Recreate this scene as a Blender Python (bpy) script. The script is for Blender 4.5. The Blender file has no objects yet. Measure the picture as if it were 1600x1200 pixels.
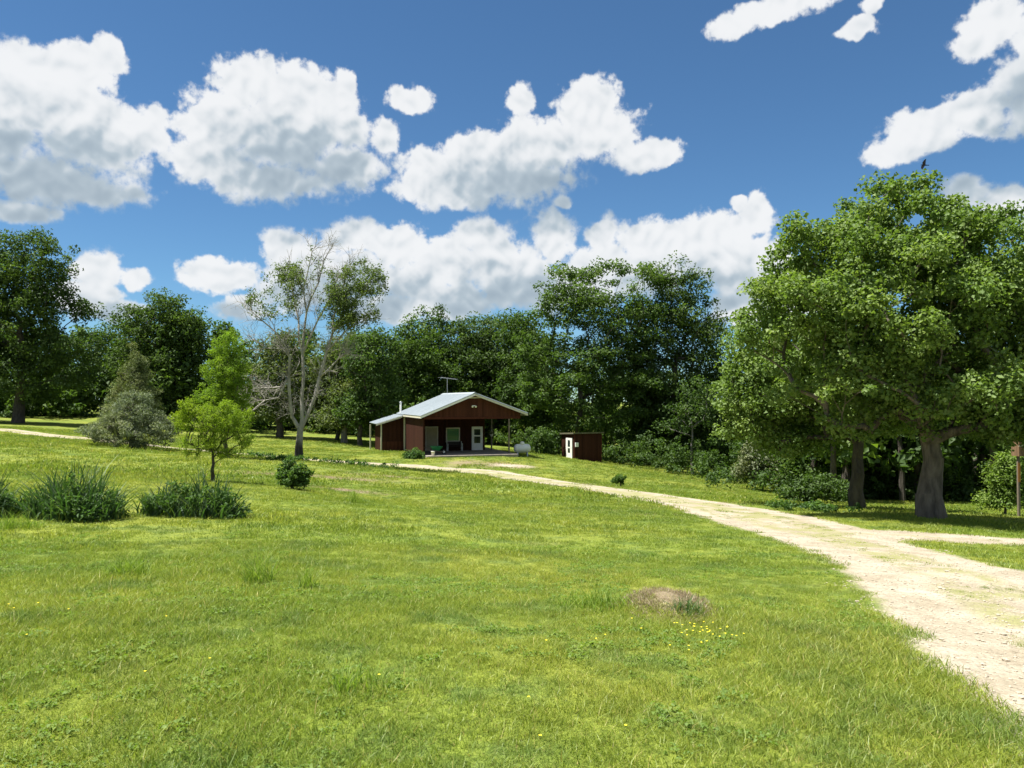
import bpy, bmesh, math, random
import numpy as np
from mathutils import Vector, Matrix
R = math.radians
scene = bpy.context.scene
C = scene.collection
rng = np.random.default_rng(7)
random.seed(7)

# ------------------------------------------------------------------ camera
F = 1201.0                      # focal length in photo pixels (1600 wide)
EYE = 1.65
PITCH = math.atan(25 / F)
cam_d = bpy.data.cameras.new('camera')
cam_d.sensor_width = 36
cam_d.lens = 36 * F / 1600
cam_d.clip_start = 0.05
cam_d.clip_end = 5000
cam = bpy.data.objects.new('camera', cam_d)
cam.location = (0, 0, EYE)
cam.rotation_euler = (R(90) + PITCH, 0, 0)
C.objects.link(cam)
scene.camera = cam


def ray(px, py):
    u = (px - 800) / F
    v = (600 - py) / F
    c, s = math.cos(PITCH), math.sin(PITCH)
    return Vector((u, c - v * s, s + v * c))


def P(px, py, Y):
    d = ray(px, py)
    d = d * (Y / d.y)
    return Vector((d.x, d.y, d.z + EYE))


# ------------------------------------------------------------------ light
SUN_EL, SUN_AZ = R(69), R(-100)         # azimuth clockwise from +Y
sun_dir = Vector((math.cos(SUN_EL) * math.sin(SUN_AZ), math.cos(SUN_EL) * math.cos(SUN_AZ), math.sin(SUN_EL)))
sd = bpy.data.lights.new('sun', 'SUN')
sd.energy = 5.0
sd.angle = R(0.53)
sd.color = (1.0, 0.955, 0.88)
sun = bpy.data.objects.new('sun', sd)
sun.rotation_euler = sun_dir.to_track_quat('Z', 'Y').to_euler()
C.objects.link(sun)

scene.view_settings.view_transform = 'Standard'
scene.view_settings.look = 'None'
scene.view_settings.gamma = 1
scene.view_settings.use_curve_mapping = False
scene.view_settings.exposure = 1.25
scene.cycles.max_bounces = 8
scene.cycles.diffuse_bounces = 4
scene.cycles.transmission_bounces = 4
scene.cycles.transparent_max_bounces = 8
scene.cycles.use_denoising = True


class NT:
    """small helper for node trees"""
    def __init__(self, tree):
        self.t = tree
        self.n = tree.nodes
        self.l = tree.links

    def new(self, kind, **kw):
        n = self.n.new(kind)
        for k, v in kw.items():
            setattr(n, k, v)
        return n

    def put(self, sock, v):
        if isinstance(v, bpy.types.NodeSocket):
            self.l.new(v, sock)
        elif v is not None:
            sock.default_value = v

    def math(self, op, a, b=None, c=None, clamp=False):
        n = self.new('ShaderNodeMath', operation=op, use_clamp=clamp)
        self.put(n.inputs[0], a)
        if b is not None:
            self.put(n.inputs[1], b)
        if c is not None:
            self.put(n.inputs[2], c)
        return n.outputs[0]

    def vmath(self, op, a, b=None, c=None, scale=None):
        n = self.new('ShaderNodeVectorMath', operation=op)
        self.put(n.inputs[0], a)
        if b is not None:
            self.put(n.inputs[1], b)
        if c is not None:
            self.put(n.inputs[2], c)
        if scale is not None:
            self.put(n.inputs['Scale'], scale)
        return n.outputs['Value'] if op in ('LENGTH', 'DISTANCE', 'DOT_PRODUCT') else n.outputs[0]

    def noise(self, vec, scale, detail=3, rough=0.5, lac=2.0, dist=0.0, color=False):
        n = self.new('ShaderNodeTexNoise')
        self.put(n.inputs['Vector'], vec)
        self.put(n.inputs['Scale'], scale)
        n.inputs['Detail'].default_value = detail
        n.inputs['Roughness'].default_value = rough
        n.inputs['Lacunarity'].default_value = lac
        n.inputs['Distortion'].default_value = dist
        return n.outputs['Color'] if color else n.outputs[0]

    def mix(self, f, a, b):
        n = self.new('ShaderNodeMix', data_type='RGBA')
        self.put(n.inputs[0], f)
        self.put(n.inputs[6], a)
        self.put(n.inputs[7], b)
        return n.outputs[2]

    def smooth(self, v, lo, hi, a=0.0, b=1.0):
        n = self.new('ShaderNodeMapRange', interpolation_type='SMOOTHSTEP')
        self.put(n.inputs[0], v)
        self.put(n.inputs[1], lo)
        self.put(n.inputs[2], hi)
        self.put(n.inputs[3], a)
        self.put(n.inputs[4], b)
        return n.outputs[0]

    def ramp(self, v, stops):
        n = self.new('ShaderNodeValToRGB')
        el = n.color_ramp.elements
        while len(el) < len(stops):
            el.new(0.5)
        for e, (p, c) in zip(el, stops):
            e.position = p
            e.color = (*c, 1)
        self.put(n.inputs[0], v)
        return n.outputs[0]


# ------------------------------------------------------------------ sky with cumulus clouds
CLOUDS = [
    # upper-left bank
    (55, 150, 105, 75), (-30, 200, 110, 105), (120, 108, 62, 48), (172, 92, 26, 32), (145, 215, 105, 70), (232, 205, 45, 40),
    (60, 275, 110, 55), (150, 295, 85, 30), (20, 330, 70, 25), (-80, 290, 90, 80),
    # second big one
    (388, 128, 58, 48), (470, 148, 72, 52), (350, 195, 75, 58), (445, 215, 112, 75), (328, 250, 66, 42), (545, 262, 62, 36),
    (598, 212, 28, 32), (425, 285, 115, 36), (535, 128, 18, 26), (515, 190, 60, 55),
    (643, 155, 32, 22),
    # middle one
    (915, 155, 50, 34), (925, 205, 74, 52), (842, 232, 92, 48), (760, 242, 72, 40), (692, 268, 72, 36), (818, 158, 24, 30),
    (800, 280, 120, 38), (1000, 240, 58, 24), (1042, 236, 24, 20), (660, 292, 48, 30), (725, 298, 80, 26),
    # low bank, left to right
    (440, 382, 44, 30), (555, 368, 55, 32), (622, 385, 48, 38), (345, 428, 66, 26), (480, 405, 60, 40), (565, 430, 90, 40),
    (378, 482, 52, 24), (750, 365, 48, 34), (700, 412, 58, 45), (785, 420, 80, 50), (862, 368, 38, 48), (880, 312, 16, 12),
    (820, 450, 110, 40), (700, 468, 80, 35), (600, 480, 90, 30), (940, 366, 36, 28), (1020, 372, 62, 32), (1105, 365, 80, 32),
    (1182, 338, 28, 36), (1156, 320, 13, 12), (1085, 402, 130, 34), (1170, 425, 70, 55), (950, 415, 75, 36), (1180, 480, 90, 40),
    # upper right
    (1150, 42, 48, 20), (1205, 18, 62, 22), (1250, -5, 60, 24), (1338, 42, 36, 15), (1362, 8, 22, 20),
    (1520, 62, 34, 34), (1555, 35, 48, 38), (1595, 130, 70, 46), (1530, 172, 72, 38), (1450, 205, 70, 36), (1400, 238, 44, 24),
    (1620, 175, 70, 40), (1640, 60, 60, 80),
    (1510, 302, 56, 24), (1575, 318, 55, 26), (1640, 330, 60, 30),
    (150, 425, 45, 32), (216, 436, 28, 18), (130, 462, 60, 24), (170, 484, 80, 18), (480, 455, 80, 34), (640, 445, 60, 36), (900, 445, 80, 36), (1000, 435, 90, 28),
]


def build_world():
    w = bpy.data.worlds.new('World')
    scene.world = w
    w.use_nodes = True
    nt = NT(w.node_tree)
    nt.n.clear()
    out = nt.new('ShaderNodeOutputWorld')
    sky = nt.new('ShaderNodeTexSky', sky_type='NISHITA')
    sky.sun_disc = False
    sky.sun_elevation = SUN_EL
    sky.sun_rotation = SUN_AZ
    sky.altitude = 1200
    sky.air_density = 1.0
    sky.dust_density = 0.1
    sky.ozone_density = 2.2
    d = nt.new('ShaderNodeTexCoord').outputs['Generated']
    sep = nt.new('ShaderNodeSeparateXYZ')
    nt.l.new(d, sep.inputs[0])
    az = nt.math('MULTIPLY', nt.math('ARCTAN2', sep.outputs[0], sep.outputs[1]), 57.29578)
    el = nt.math('MULTIPLY', nt.math('ARCSINE', sep.outputs[2]), 57.29578)
    comb = nt.new('ShaderNodeCombineXYZ')
    nt.l.new(az, comb.inputs[0])
    nt.l.new(el, comb.inputs[1])
    p = comb.outputs[0]
    blue = nt.vmath('MULTIPLY', nt.vmath('SCALE', sky.outputs[0], scale=SKY), (0.60, 0.865, 1.01))

    blobs = []
    for (px, py, rx, ry) in CLOUDS:
        r0 = ray(px, py).normalized()
        a0, e0 = math.degrees(math.atan2(r0.x, r0.y)), math.degrees(math.asin(r0.z))
        r1 = ray(px + rx, py).normalized()
        r2 = ray(px, py - ry).normalized()
        blobs.append((a0, e0, abs(math.degrees(math.atan2(r1.x, r1.y)) - a0), abs(math.degrees(math.asin(r2.z)) - e0)))

    def n2(vec, scale, detail, rough, color=False):
        o = nt.noise(vec, scale, detail, rough, color=color)
        o.node.noise_dimensions = '2D'
        return o

    def wobble(vec):
        w_ = nt.vmath('SUBTRACT', n2(vec, 0.30, 1.0, 0.5, True), (0.5, 0.5, 0.5))
        return nt.vmath('MULTIPLY_ADD', w_, (1.7, 1.3, 0.0), vec)

    def field(q, part):
        acc = None
        for (a0, e0, ra, re) in part:
            ln = nt.vmath('LENGTH', nt.vmath('MULTIPLY_ADD', q, (1 / ra, 1 / re, 0), (-a0 / ra, -e0 / re, 0)))
            acc = ln if acc is None else nt.math('SMOOTH_MIN', acc, ln, 0.22)
        return acc

    def billow(q, sizes=((0.42, 1.05), (1.0, 0.62), (2.3, 0.26))):
        # rounded heads with creases between them, at three sizes
        tot = None
        for (sc, am) in sizes:
            n = nt.math('SUBTRACT', n2(nt.vmath('ADD', q, (sc * 7.1, sc * 3.3, 0)), sc, 0.0, 0.5), 0.5)
            n = nt.math('SQRT', nt.math('MULTIPLY_ADD', n, n, 0.0045))
            tot = nt.math('MULTIPLY_ADD', n, am, tot if tot is not None else -0.22)
        return tot

    COARSE = ((0.36, 1.3), (0.85, 0.7), (1.8, 0.10))

    def shade(inside):
        q = wobble(p)
        b0 = billow(p)
        b1 = billow(nt.vmath('ADD', p, (-0.25, 0.55, 0)), COARSE)
        q2 = nt.vmath('ADD', q, (-0.5, 1.9, 0))
        if inside:
            f0 = field(q, blobs)
            f2 = field(q2, masses)
        else:
            f0 = nt.math('MULTIPLY_ADD', n2(p, 0.075, 2, 0.5), -5.2, 3.35)
            f2 = nt.math('MULTIPLY_ADD', n2(nt.vmath('ADD', p, (-0.5, 1.9, 0)), 0.075, 2, 0.5), -5.2, 3.35)
        fray = nt.math('MULTIPLY_ADD', n2(p, 1.5, 6, 0.60), 0.70, -0.35)
        d0 = nt.math('ADD', nt.math('ADD', nt.math('MULTIPLY_ADD', f0, -1.25, 1.38), b0), fray)
        d2 = nt.math('MULTIPLY_ADD', b0, 0.45, nt.math('SUBTRACT', 1.22, f2))
        under = nt.smooth(d2, -0.1, 0.9)
        mask = nt.smooth(d0, -0.06, nt.math('MULTIPLY_ADD', under, 0.40, 0.50))
        relief = nt.math('SUBTRACT', billow(p, COARSE), b1)
        lit = nt.math('MULTIPLY_ADD', nt.math('MULTIPLY_ADD', fray, 0.08, relief), 0.78, nt.math('SUBTRACT', 1.0, nt.math('ADD', nt.smooth(d0, 0.4, 1.4, 0, 0.08), nt.math('MULTIPLY', under, 0.60))))
        lit = nt.smooth(lit, 0.0, 1.1)
        col = nt.ramp(lit, [(0.0, (0.38, 0.47, 0.55)), (0.35, (0.52, 0.61, 0.68)), (0.68, (0.79, 0.835, 0.87)), (1.0, (0.97, 0.985, 1.0))])
        bgc = nt.new('ShaderNodeBackground')
        nt.put(bgc.inputs[0], nt.mix(nt.smooth(mask, 0.0, 1.0, 0.0, 0.97), blue, nt.vmath('SCALE', col, scale=CLOUD)))
        return bgc.outputs[0]

    # whole clouds (outline ellipses): what lies under their tops is in shade
    masses = []
    for (px, py, rx, ry) in CLOUD_MASSES:
        r0 = ray(px, py).normalized()
        a0, e0 = math.degrees(math.atan2(r0.x, r0.y)), math.degrees(math.asin(r0.z))
        r1, r2 = ray(px + rx, py).normalized(), ray(px, py - ry).normalized()
        masses.append((a0, e0, abs(math.degrees(math.atan2(r1.x, r1.y)) - a0), abs(math.degrees(math.asin(r2.z)) - e0)))
    near = nt.math('MULTIPLY', nt.math('LESS_THAN', nt.math('ABSOLUTE', az), 38.0), nt.math('LESS_THAN', nt.math('ABSOLUTE', el), 31.5))
    mx = nt.new('ShaderNodeMixShader')
    nt.put(mx.inputs[0], near)
    nt.l.new(shade(False), mx.inputs[1])
    nt.l.new(shade(True), mx.inputs[2])
    nt.l.new(mx.outputs[0], out.inputs[0])


CLOUD_MASSES = [(60, 240, 190, 130), (455, 235, 150, 110), (840, 262, 190, 80), (1010, 262, 70, 30), (540, 425, 150, 60), (345, 450, 70, 30), (780, 440, 130, 80), (1060, 420, 160, 55),
                (1190, 40, 110, 30), (1520, 220, 140, 60), (1600, 110, 90, 80), (160, 462, 90, 45), (643, 165, 30, 18)]
SKY, CLOUD = 0.050, 0.395
build_world()

# ------------------------------------------------------------------ terrain shape


def road_pts():
    L = [(3.2, -30, 1.7), (3.5, -5, 1.7), (3.75, 2, 1.68), (4.5, 5, 1.66), (5.6, 8.2, 1.62), (6.5, 11.5, 1.55), (6.9, 13.5, 1.55), (7.4, 17, 1.65), (7.8, 21, 2.0)]
    for (px, py, Y, hw) in [(1137, 797, 28, 2.3), (1020, 776, 35, 2.3), (900, 757, 42, 2.35), (760, 739, 50, 2.4), (640, 729, 54, 2.2),
                            (520, 721, 56, 1.6), (400, 711, 56, 1.3), (260, 699, 56, 1.2), (135, 686, 58, 1.5), (0, 672, 62, 1.6), (-150, 664, 70, 1.6)]:
        v = P(px, py, Y)
        L.append((v.x, v.y, hw))
    return L


ROAD = road_pts()
BRANCH = [(7.8, 19.8, 1.3)] + [(P(px, py, Y).x, P(px, py, Y).y, hw) for (px, py, Y, hw) in [(1450, 840, 20.2, 1.2), (1560, 842, 20, 1.1), (1650, 844, 19.8, 1.1)]] + [(22, 19.5, 1.2)]

CTRL = []
for (x, y, z) in [(0, 0, 0), (-3, 3, 0.02), (2, 3, -0.05), (0, 5, -0.03), (-6, 0, 0.1), (6, 0, -0.35), (0, -8, 0.1), (-15, -6, 0.4), (15, -6, -0.9), (-3, 6, -0.02),
                  (0, -40, 0), (-60, -20, 1.2), (60, -20, -3.5), (-70, 20, 0.8), (70, 30, -5.5)]:
    CTRL.append((x, y, z))
for (px, py, Y) in [(1440, 965, 8.2), (1600, 1090, 5), (1300, 880, 13), (1180, 825, 20), (1137, 797, 28), (1020, 776, 35), (900, 757, 42), (760, 739, 50),
                    (640, 729, 54), (520, 721, 56), (400, 711, 56), (260, 699, 56), (135, 686, 58), (0, 672, 62), (1455, 810, 26), (1340, 796, 32),
                    (1600, 850, 19), (1600, 905, 11.8), (800, 800, 22), (800, 900, 9.6), (500, 900, 9.2), (200, 890, 9.0), (110, 806, 14), (290, 800, 15),
                    (335, 756, 25), (457, 762, 24), (467, 721, 45), (200, 701, 45), (30, 662, 80), (0, 643, 110), (120, 645, 108), (740, 711, 62.5), (745, 703.5, 69),
                    (610, 704, 72), (560, 690, 82), (437, 684, 82), (915, 720, 74), (1000, 736, 69), (1100, 753, 61), (1200, 770, 53), (1300, 786, 44),
                    (1600, 800, 34), (1600, 794, 42), (820, 712, 66), (1050, 900, 10.2), (1000, 1000, 6.1), (400, 1000, 5.6), (600, 780, 25), (900, 780, 28)]:
    v = P(px, py, Y)
    CTRL.append(tuple(v))
for (x, y, z) in [(-120, 140, 1.5), (-40, 140, 0.0), (0, 130, -4), (60, 120, -7), (120, 90, -8), (-160, 60, 2), (-90, 90, 0.8), (0, 300, -4), (-250, 250, 0), (250, 250, -8), (90, 60, -6.5)]:
    CTRL.append((x, y, z))
CT = np.array(CTRL)


def _tps():
    X = CT[:, :2]
    n = len(X)
    D = np.linalg.norm(X[:, None] - X[None], axis=2)
    K = np.where(D > 0, D ** 2 * np.log(D + 1e-9), 0)
    K += np.eye(n) * 1.2
    Pm = np.hstack([np.ones((n, 1)), X])
    A = np.zeros((n + 3, n + 3))
    A[:n, :n] = K
    A[:n, n:] = Pm
    A[n:, :n] = Pm.T
    return np.linalg.solve(A, np.concatenate([CT[:, 2], np.zeros(3)]))


TPS = _tps()


def vnoise(x, y, seed=0):
    """value noise in 0..1"""
    x = np.asarray(x, float)
    y = np.asarray(y, float)
    xi, yi = np.floor(x), np.floor(y)
    fx, fy = x - xi, y - yi
    fx, fy = fx * fx * (3 - 2 * fx), fy * fy * (3 - 2 * fy)

    def h(a, b):
        s = np.sin(a * 127.1 + b * 311.7 + seed * 74.7) * 43758.5453
        return s - np.floor(s)
    return (h(xi, yi) * (1 - fx) + h(xi + 1, yi) * fx) * (1 - fy) + (h(xi, yi + 1) * (1 - fx) + h(xi + 1, yi + 1) * fx) * fy


MOUND = P(1042, 982, 7.2)
HX, HY = P(740, 700, 64).x, 64.0


def ground(x, y):
    x = np.atleast_1d(np.asarray(x, float))
    y = np.atleast_1d(np.asarray(y, float))
    z = np.full(x.shape, TPS[-3]) + TPS[-2] * x + TPS[-1] * y
    for k in range(len(CT)):
        d2 = (x - CT[k, 0]) ** 2 + (y - CT[k, 1]) ** 2
        z += TPS[k] * 0.5 * d2 * np.log(d2 + 1e-12)
    r = np.hypot(x, y)
    # far from all measured points the land levels out
    far = np.clip((r - 160) / 200, 0, 1)
    z = z * (1 - far) + (-3.0) * far
    fade = np.clip(r / 6, 0.3, 1) * np.clip(200 / (r + 1), 0, 1)
    z += fade * (0.07 * (vnoise(x / 2.3, y / 2.3, 1) - .5) + 0.14 * (vnoise(x / 6, y / 6, 2) - .5))
    z += 0.03 * (vnoise(x / 0.6, y / 0.6, 3) - .5) * np.clip(40 / (r + 1), 0, 1)
    hc, hs = math.cos(R(18)), math.sin(R(18))
    hu, hv = (x - HX) * hc + (y - HY) * hs, -(x - HX) * hs + (y - HY) * hc
    wt = np.clip((5.6 - np.abs(hu + .6)) / 1.2, 0, 1) * np.clip((hv + 3.6) / 2.4, 0, 1) * np.clip((13 - hv) / 2, 0, 1)
    z = z * (1 - wt) + np.minimum(z, -3.02) * wt
    z += 0.19 * np.exp(-(((x - MOUND.x) / .34) ** 2 + ((y - MOUND.y) / .5) ** 2))
    return z


def gz(x, y):
    return float(ground(x, y)[0])


def on_ground(px, py, Y):
    v = P(px, py, Y)
    return Vector((v.x, v.y, gz(v.x, v.y)))


def poly_sd(x, y, pts):
    best = np.full(np.shape(x), -1e9)
    for (a, b) in zip(pts[:-1], pts[1:]):
        ax, ay, aw = a
        bx, by, bw = b
        dx, dy = bx - ax, by - ay
        t = np.clip(((x - ax) * dx + (y - ay) * dy) / (dx * dx + dy * dy), 0, 1)
        dist = np.hypot(x - ax - t * dx, y - ay - t * dy)
        best = np.maximum(best, aw + (bw - aw) * t - dist)
    return best


APRON = P(765, 722, 57)


def gravel_sd(x, y):
    s = np.maximum(poly_sd(x, y, ROAD), poly_sd(x, y, BRANCH))
    sp = P(1360, 1063, 5.5)
    s = np.maximum(s, 0.17 * (1 - np.hypot((x - sp.x) / 0.17, (y - sp.y) / 0.10)))
    s = np.maximum(s, 0.5 * (1 - np.hypot((x - P(800, 726, 57).x) / 1.9, (y - 57) / 1.3)))
    return s


DRY = [(P(765, 722, 57), 4.2, 3.2, .75), (P(520, 748, 33), 3.6, 1.6, .62), (P(600, 744, 37), 3.0, 1.4, .55), (P(400, 748, 32), 1.6, 1.4, .5), (MOUND, .28, .40, 1.3), (P(1060, 1010, 6.6), .2, .35, .6),
       (P(880, 745, 46), 4, 1.2, .5), (P(1130, 780, 33), 3, 1.0, .4), (P(540, 758, 27), 2.0, .8, .7), (P(1520, 880, 13.5), 1.2, 1.4, .45), (P(1000, 800, 24), 3, 1.3, .3)]


def dryness(x, y):
    s = np.zeros(np.shape(x))
    for (c, rx, ry, a) in DRY:
        s = np.maximum(s, a * np.exp(-(((x - c.x) / rx) ** 2 + ((y - c.y) / ry) ** 2)))
    s = s * (0.65 + 0.7 * vnoise(x * 1.1, y * 1.1, 9))
    return np.clip(s, 0, 1)


# ------------------------------------------------------------------ mesh helpers
def mesh_np(name, verts, faces, mat=None, attrs=None, smooth=False):
    """verts (n,3); faces (m,k) int array with k = 3 or 4"""
    me = bpy.data.meshes.new(name)
    verts = np.asarray(verts, np.float32)
    faces = np.asarray(faces, np.int32)
    m, k = faces.shape
    me.vertices.add(len(verts))
    me.vertices.foreach_set('co', verts.ravel())
    me.loops.add(m * k)
    me.loops.foreach_set('vertex_index', faces.ravel())
    me.polygons.add(m)
    me.polygons.foreach_set('loop_start', np.arange(0, m * k, k, dtype=np.int32))
    me.polygons.foreach_set('loop_total', np.full(m, k, np.int32))
    if smooth:
        me.polygons.foreach_set('use_smooth', np.ones(m, bool))
    for an, av in (attrs or {}).items():
        a = me.attributes.new(an, 'FLOAT', 'POINT')
        a.data.foreach_set('value', np.asarray(av, np.float32))
    me.update(calc_edges=True)
    if mat:
        me.materials.append(mat)
    return me


def link(name, me, parent=None, loc=None):
    o = bpy.data.objects.new(name, me)
    C.objects.link(o)
    if parent:
        o.parent = parent
    if loc is not None:
        o.location = loc
    return o


def tag(o, label=None, cat=None, group=None, kind=None):
    for k, v in (('label', label), ('category', cat), ('group', group), ('kind', kind)):
        if v:
            o[k] = v
    return o


def empty(name, loc, rz=0.0):
    o = bpy.data.objects.new(name, None)
    C.objects.link(o)
    o.location = loc
    o.rotation_euler = (0, 0, rz)
    o.empty_display_size = 0.2
    return o


class MB:
    """collects simple solids into one mesh"""
    def __init__(self):
        self.bm = bmesh.new()

    def box(self, x0, x1, y0, y1, z0, z1, M=None, bevel=0.0):
        vs = [self.bm.verts.new(v) for v in [(x0, y0, z0), (x1, y0, z0), (x1, y1, z0), (x0, y1, z0), (x0, y0, z1), (x1, y0, z1), (x1, y1, z1), (x0, y1, z1)]]
        if M:
            for v in vs:
                v.co = M @ v.co
        fs = [self.bm.faces.new([vs[i] for i in f]) for f in [(0, 3, 2, 1), (4, 5, 6, 7), (0, 1, 5, 4), (1, 2, 6, 5), (2, 3, 7, 6), (3, 0, 4, 7)]]
        if bevel:
            es = list({e for f in fs for e in f.edges})
            bmesh.ops.bevel(self.bm, geom=es, offset=bevel, segments=2, affect='EDGES', profile=0.5)
        return self

    def prism(self, pts, axis, a, b):
        """polygon pts (u, v) pushed along axis from a to b; axis 'y': (u, -, v); 'x': (-, u, v); 'z': (u, v, -)"""
        def mk(u, v, w):
            return {'y': (u, w, v), 'x': (w, u, v), 'z': (u, v, w)}[axis]
        A = [self.bm.verts.new(mk(u, v, a)) for u, v in pts]
        B = [self.bm.verts.new(mk(u, v, b)) for u, v in pts]
        n = len(pts)
        self.bm.faces.new(A)
        self.bm.faces.new(B[::-1])
        for i in range(n):
            self.bm.faces.new([A[i], B[i], B[(i + 1) % n], A[(i + 1) % n]])
        return self

    def tube(self, pts, radii, sides=8, caps=True):
        pts = [Vector(p) for p in pts]
        if not hasattr(radii, '__len__'):
            radii = [radii] * len(pts)
        rings = []
        for i, p in enumerate(pts):
            d = (pts[min(i + 1, len(pts) - 1)] - pts[max(i - 1, 0)]).normalized()
            a = d.orthogonal().normalized() if abs(d.z) > .98 or True else None
            ref = Vector((0, 0, 1)) if abs(d.z) < .9 else Vector((1, 0, 0))
            a = d.cross(ref).normalized()
            b = d.cross(a)
            rings.append([self.bm.verts.new(p + radii[i] * (math.cos(t) * a + math.sin(t) * b)) for t in [2 * math.pi * k / sides for k in range(sides)]])
        for r0, r1 in zip(rings[:-1], rings[1:]):
            for k in range(sides):
                self.bm.faces.new([r0[k], r0[(k + 1) % sides], r1[(k + 1) % sides], r1[k]])
        if caps:
            self.bm.faces.new(rings[0][::-1])
            self.bm.faces.new(rings[-1])
        return self

    def lathe(self, prof, sides=24, M=None):
        """profile (r, z)"""
        rings = []
        for r, z in prof:
            if r < 1e-5:
                rings.append([self.bm.verts.new((0, 0, z))])
            else:
                rings.append([self.bm.verts.new((r * math.cos(2 * math.pi * k / sides), r * math.sin(2 * math.pi * k / sides), z)) for k in range(sides)])
        for a, b in zip(rings[:-1], rings[1:]):
            for k in range(sides):
                k2 = (k + 1) % sides
                if len(a) == 1 and len(b) > 1:
                    self.bm.faces.new([a[0], b[k2], b[k]])
                elif len(b) == 1 and len(a) > 1:
                    self.bm.faces.new([a[k], a[k2], b[0]])
                elif len(a) > 1:
                    self.bm.faces.new([a[k], a[k2], b[k2], b[k]])
        if M:
            for ring in rings:
                for v in ring:
                    v.co = M @ v.co
        return self

    def build(self, name, mat, parent=None, smooth=False):
        bmesh.ops.recalc_face_normals(self.bm, faces=self.bm.faces)
        me = bpy.data.meshes.new(name)
        self.bm.to_mesh(me)
        self.bm.free()
        if smooth:
            for p in me.polygons:
                p.use_smooth = True
        me.materials.append(mat)
        return link(name, me, parent)


# ------------------------------------------------------------------ materials
MATS = {}


def new_mat(name):
    m = bpy.data.materials.new(name)
    m.use_nodes = True
    nt = NT(m.node_tree)
    nt.n.clear()
    out = nt.new('ShaderNodeOutputMaterial')
    MATS[name] = m
    return m, nt, out


def leaf_mat(name, c0, c1, c2=None, trans=0.40, gloss=0.025, transcol=None):
    m, nt, out = new_mat(name)
    at = nt.new('ShaderNodeAttribute', attribute_name='tint')
    stops = [(0.0, c0), (1.0, c1)] if c2 is None else [(0.0, c0), (0.72, c1), (1.0, c2)]
    col = nt.ramp(at.outputs['Fac'], stops)
    pos = nt.new('ShaderNodeNewGeometry').outputs['Position']
    n = nt.noise(pos, 0.55, 3)
    col = nt.mix(nt.math('MULTIPLY', nt.smooth(n, 0.35, 0.7), 0.55), col, nt.vmath('MULTIPLY', col, (1.25, 1.12, 0.75)))
    d = nt.new('ShaderNodeBsdfDiffuse')
    t = nt.new('ShaderNodeBsdfTranslucent')
    gl = nt.new('ShaderNodeBsdfGlossy')
    gl.inputs['Roughness'].default_value = 0.6
    gl.inputs['Color'].default_value = (0.6, 0.65, 0.6, 1)
    nt.put(d.inputs[0], col)
    nt.put(t.inputs[0], nt.vmath('MULTIPLY', col, transcol or (1.35, 1.5, 0.6)))
    mx = nt.new('ShaderNodeMixShader')
    mx.inputs[0].default_value = trans
    nt.l.new(d.outputs[0], mx.inputs[1])
    nt.l.new(t.outputs[0], mx.inputs[2])
    m2 = nt.new('ShaderNodeMixShader')
    m2.inputs[0].default_value = gloss
    nt.l.new(mx.outputs[0], m2.inputs[1])
    nt.l.new(gl.outputs[0], m2.inputs[2])
    nt.l.new(m2.outputs[0], out.inputs[0])
    return m


def bark_mat(name, c0, c1, scale=6.0, base_dark=None):
    m, nt, out = new_mat(name)
    tc = nt.new('ShaderNodeTexCoord')
    o = tc.outputs['Object']
    st = nt.vmath('MULTIPLY', o, (1, 1, 0.25))
    n = nt.noise(st, scale, 5, 0.6)
    col = nt.ramp(n, [(0.32, c0), (0.66, c1)])
    if base_dark:
        sp = nt.new('ShaderNodeSeparateXYZ')
        nt.l.new(o, sp.inputs[0])
        h = nt.math('ADD', sp.outputs[2], nt.math('MULTIPLY', nt.noise(o, 2.5, 3), 0.9))
        col = nt.mix(nt.smooth(h, base_dark[0], base_dark[1], 1, 0), col, (*base_dark[2], 1))
    b = nt.new('ShaderNodeBsdfPrincipled')
    nt.put(b.inputs['Base Color'], col)
    b.inputs['Roughness'].default_value = 0.9
    bp = nt.new('ShaderNodeBump')
    bp.inputs['Strength'].default_value = 1.0
    bp.inputs['Distance'].default_value = 0.10
    nt.put(bp.inputs['Height'], nt.noise(nt.vmath('MULTIPLY', o, (1, 1, 0.16)), scale * 2.0, 5, 0.65))
    nt.l.new(bp.outputs[0], b.inputs['Normal'])
    nt.l.new(b.outputs[0], out.inputs[0])
    return m


def plain(name, col, rough=0.6, metal=0.0, var=0.15, scale=3.0, streak=None, spec=0.4):
    m, nt, out = new_mat(name)
    tc = nt.new('ShaderNodeTexCoord')
    o = tc.outputs['Object']
    v = nt.vmath('MULTIPLY', o, streak) if streak else o
    n = nt.noise(v, scale, 5, 0.6)
    lo = tuple(c * (1 - var) for c in col)
    hi = tuple(min(1, c * (1 + var)) for c in col)
    b = nt.new('ShaderNodeBsdfPrincipled')
    nt.put(b.inputs['Base Color'], nt.ramp(n, [(0.3, lo), (0.7, hi)]))
    b.inputs['Roughness'].default_value = rough
    b.inputs['Metallic'].default_value = metal
    b.inputs['Specular IOR Level'].default_value = spec
    nt.l.new(b.outputs[0], out.inputs[0])
    return m


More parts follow.
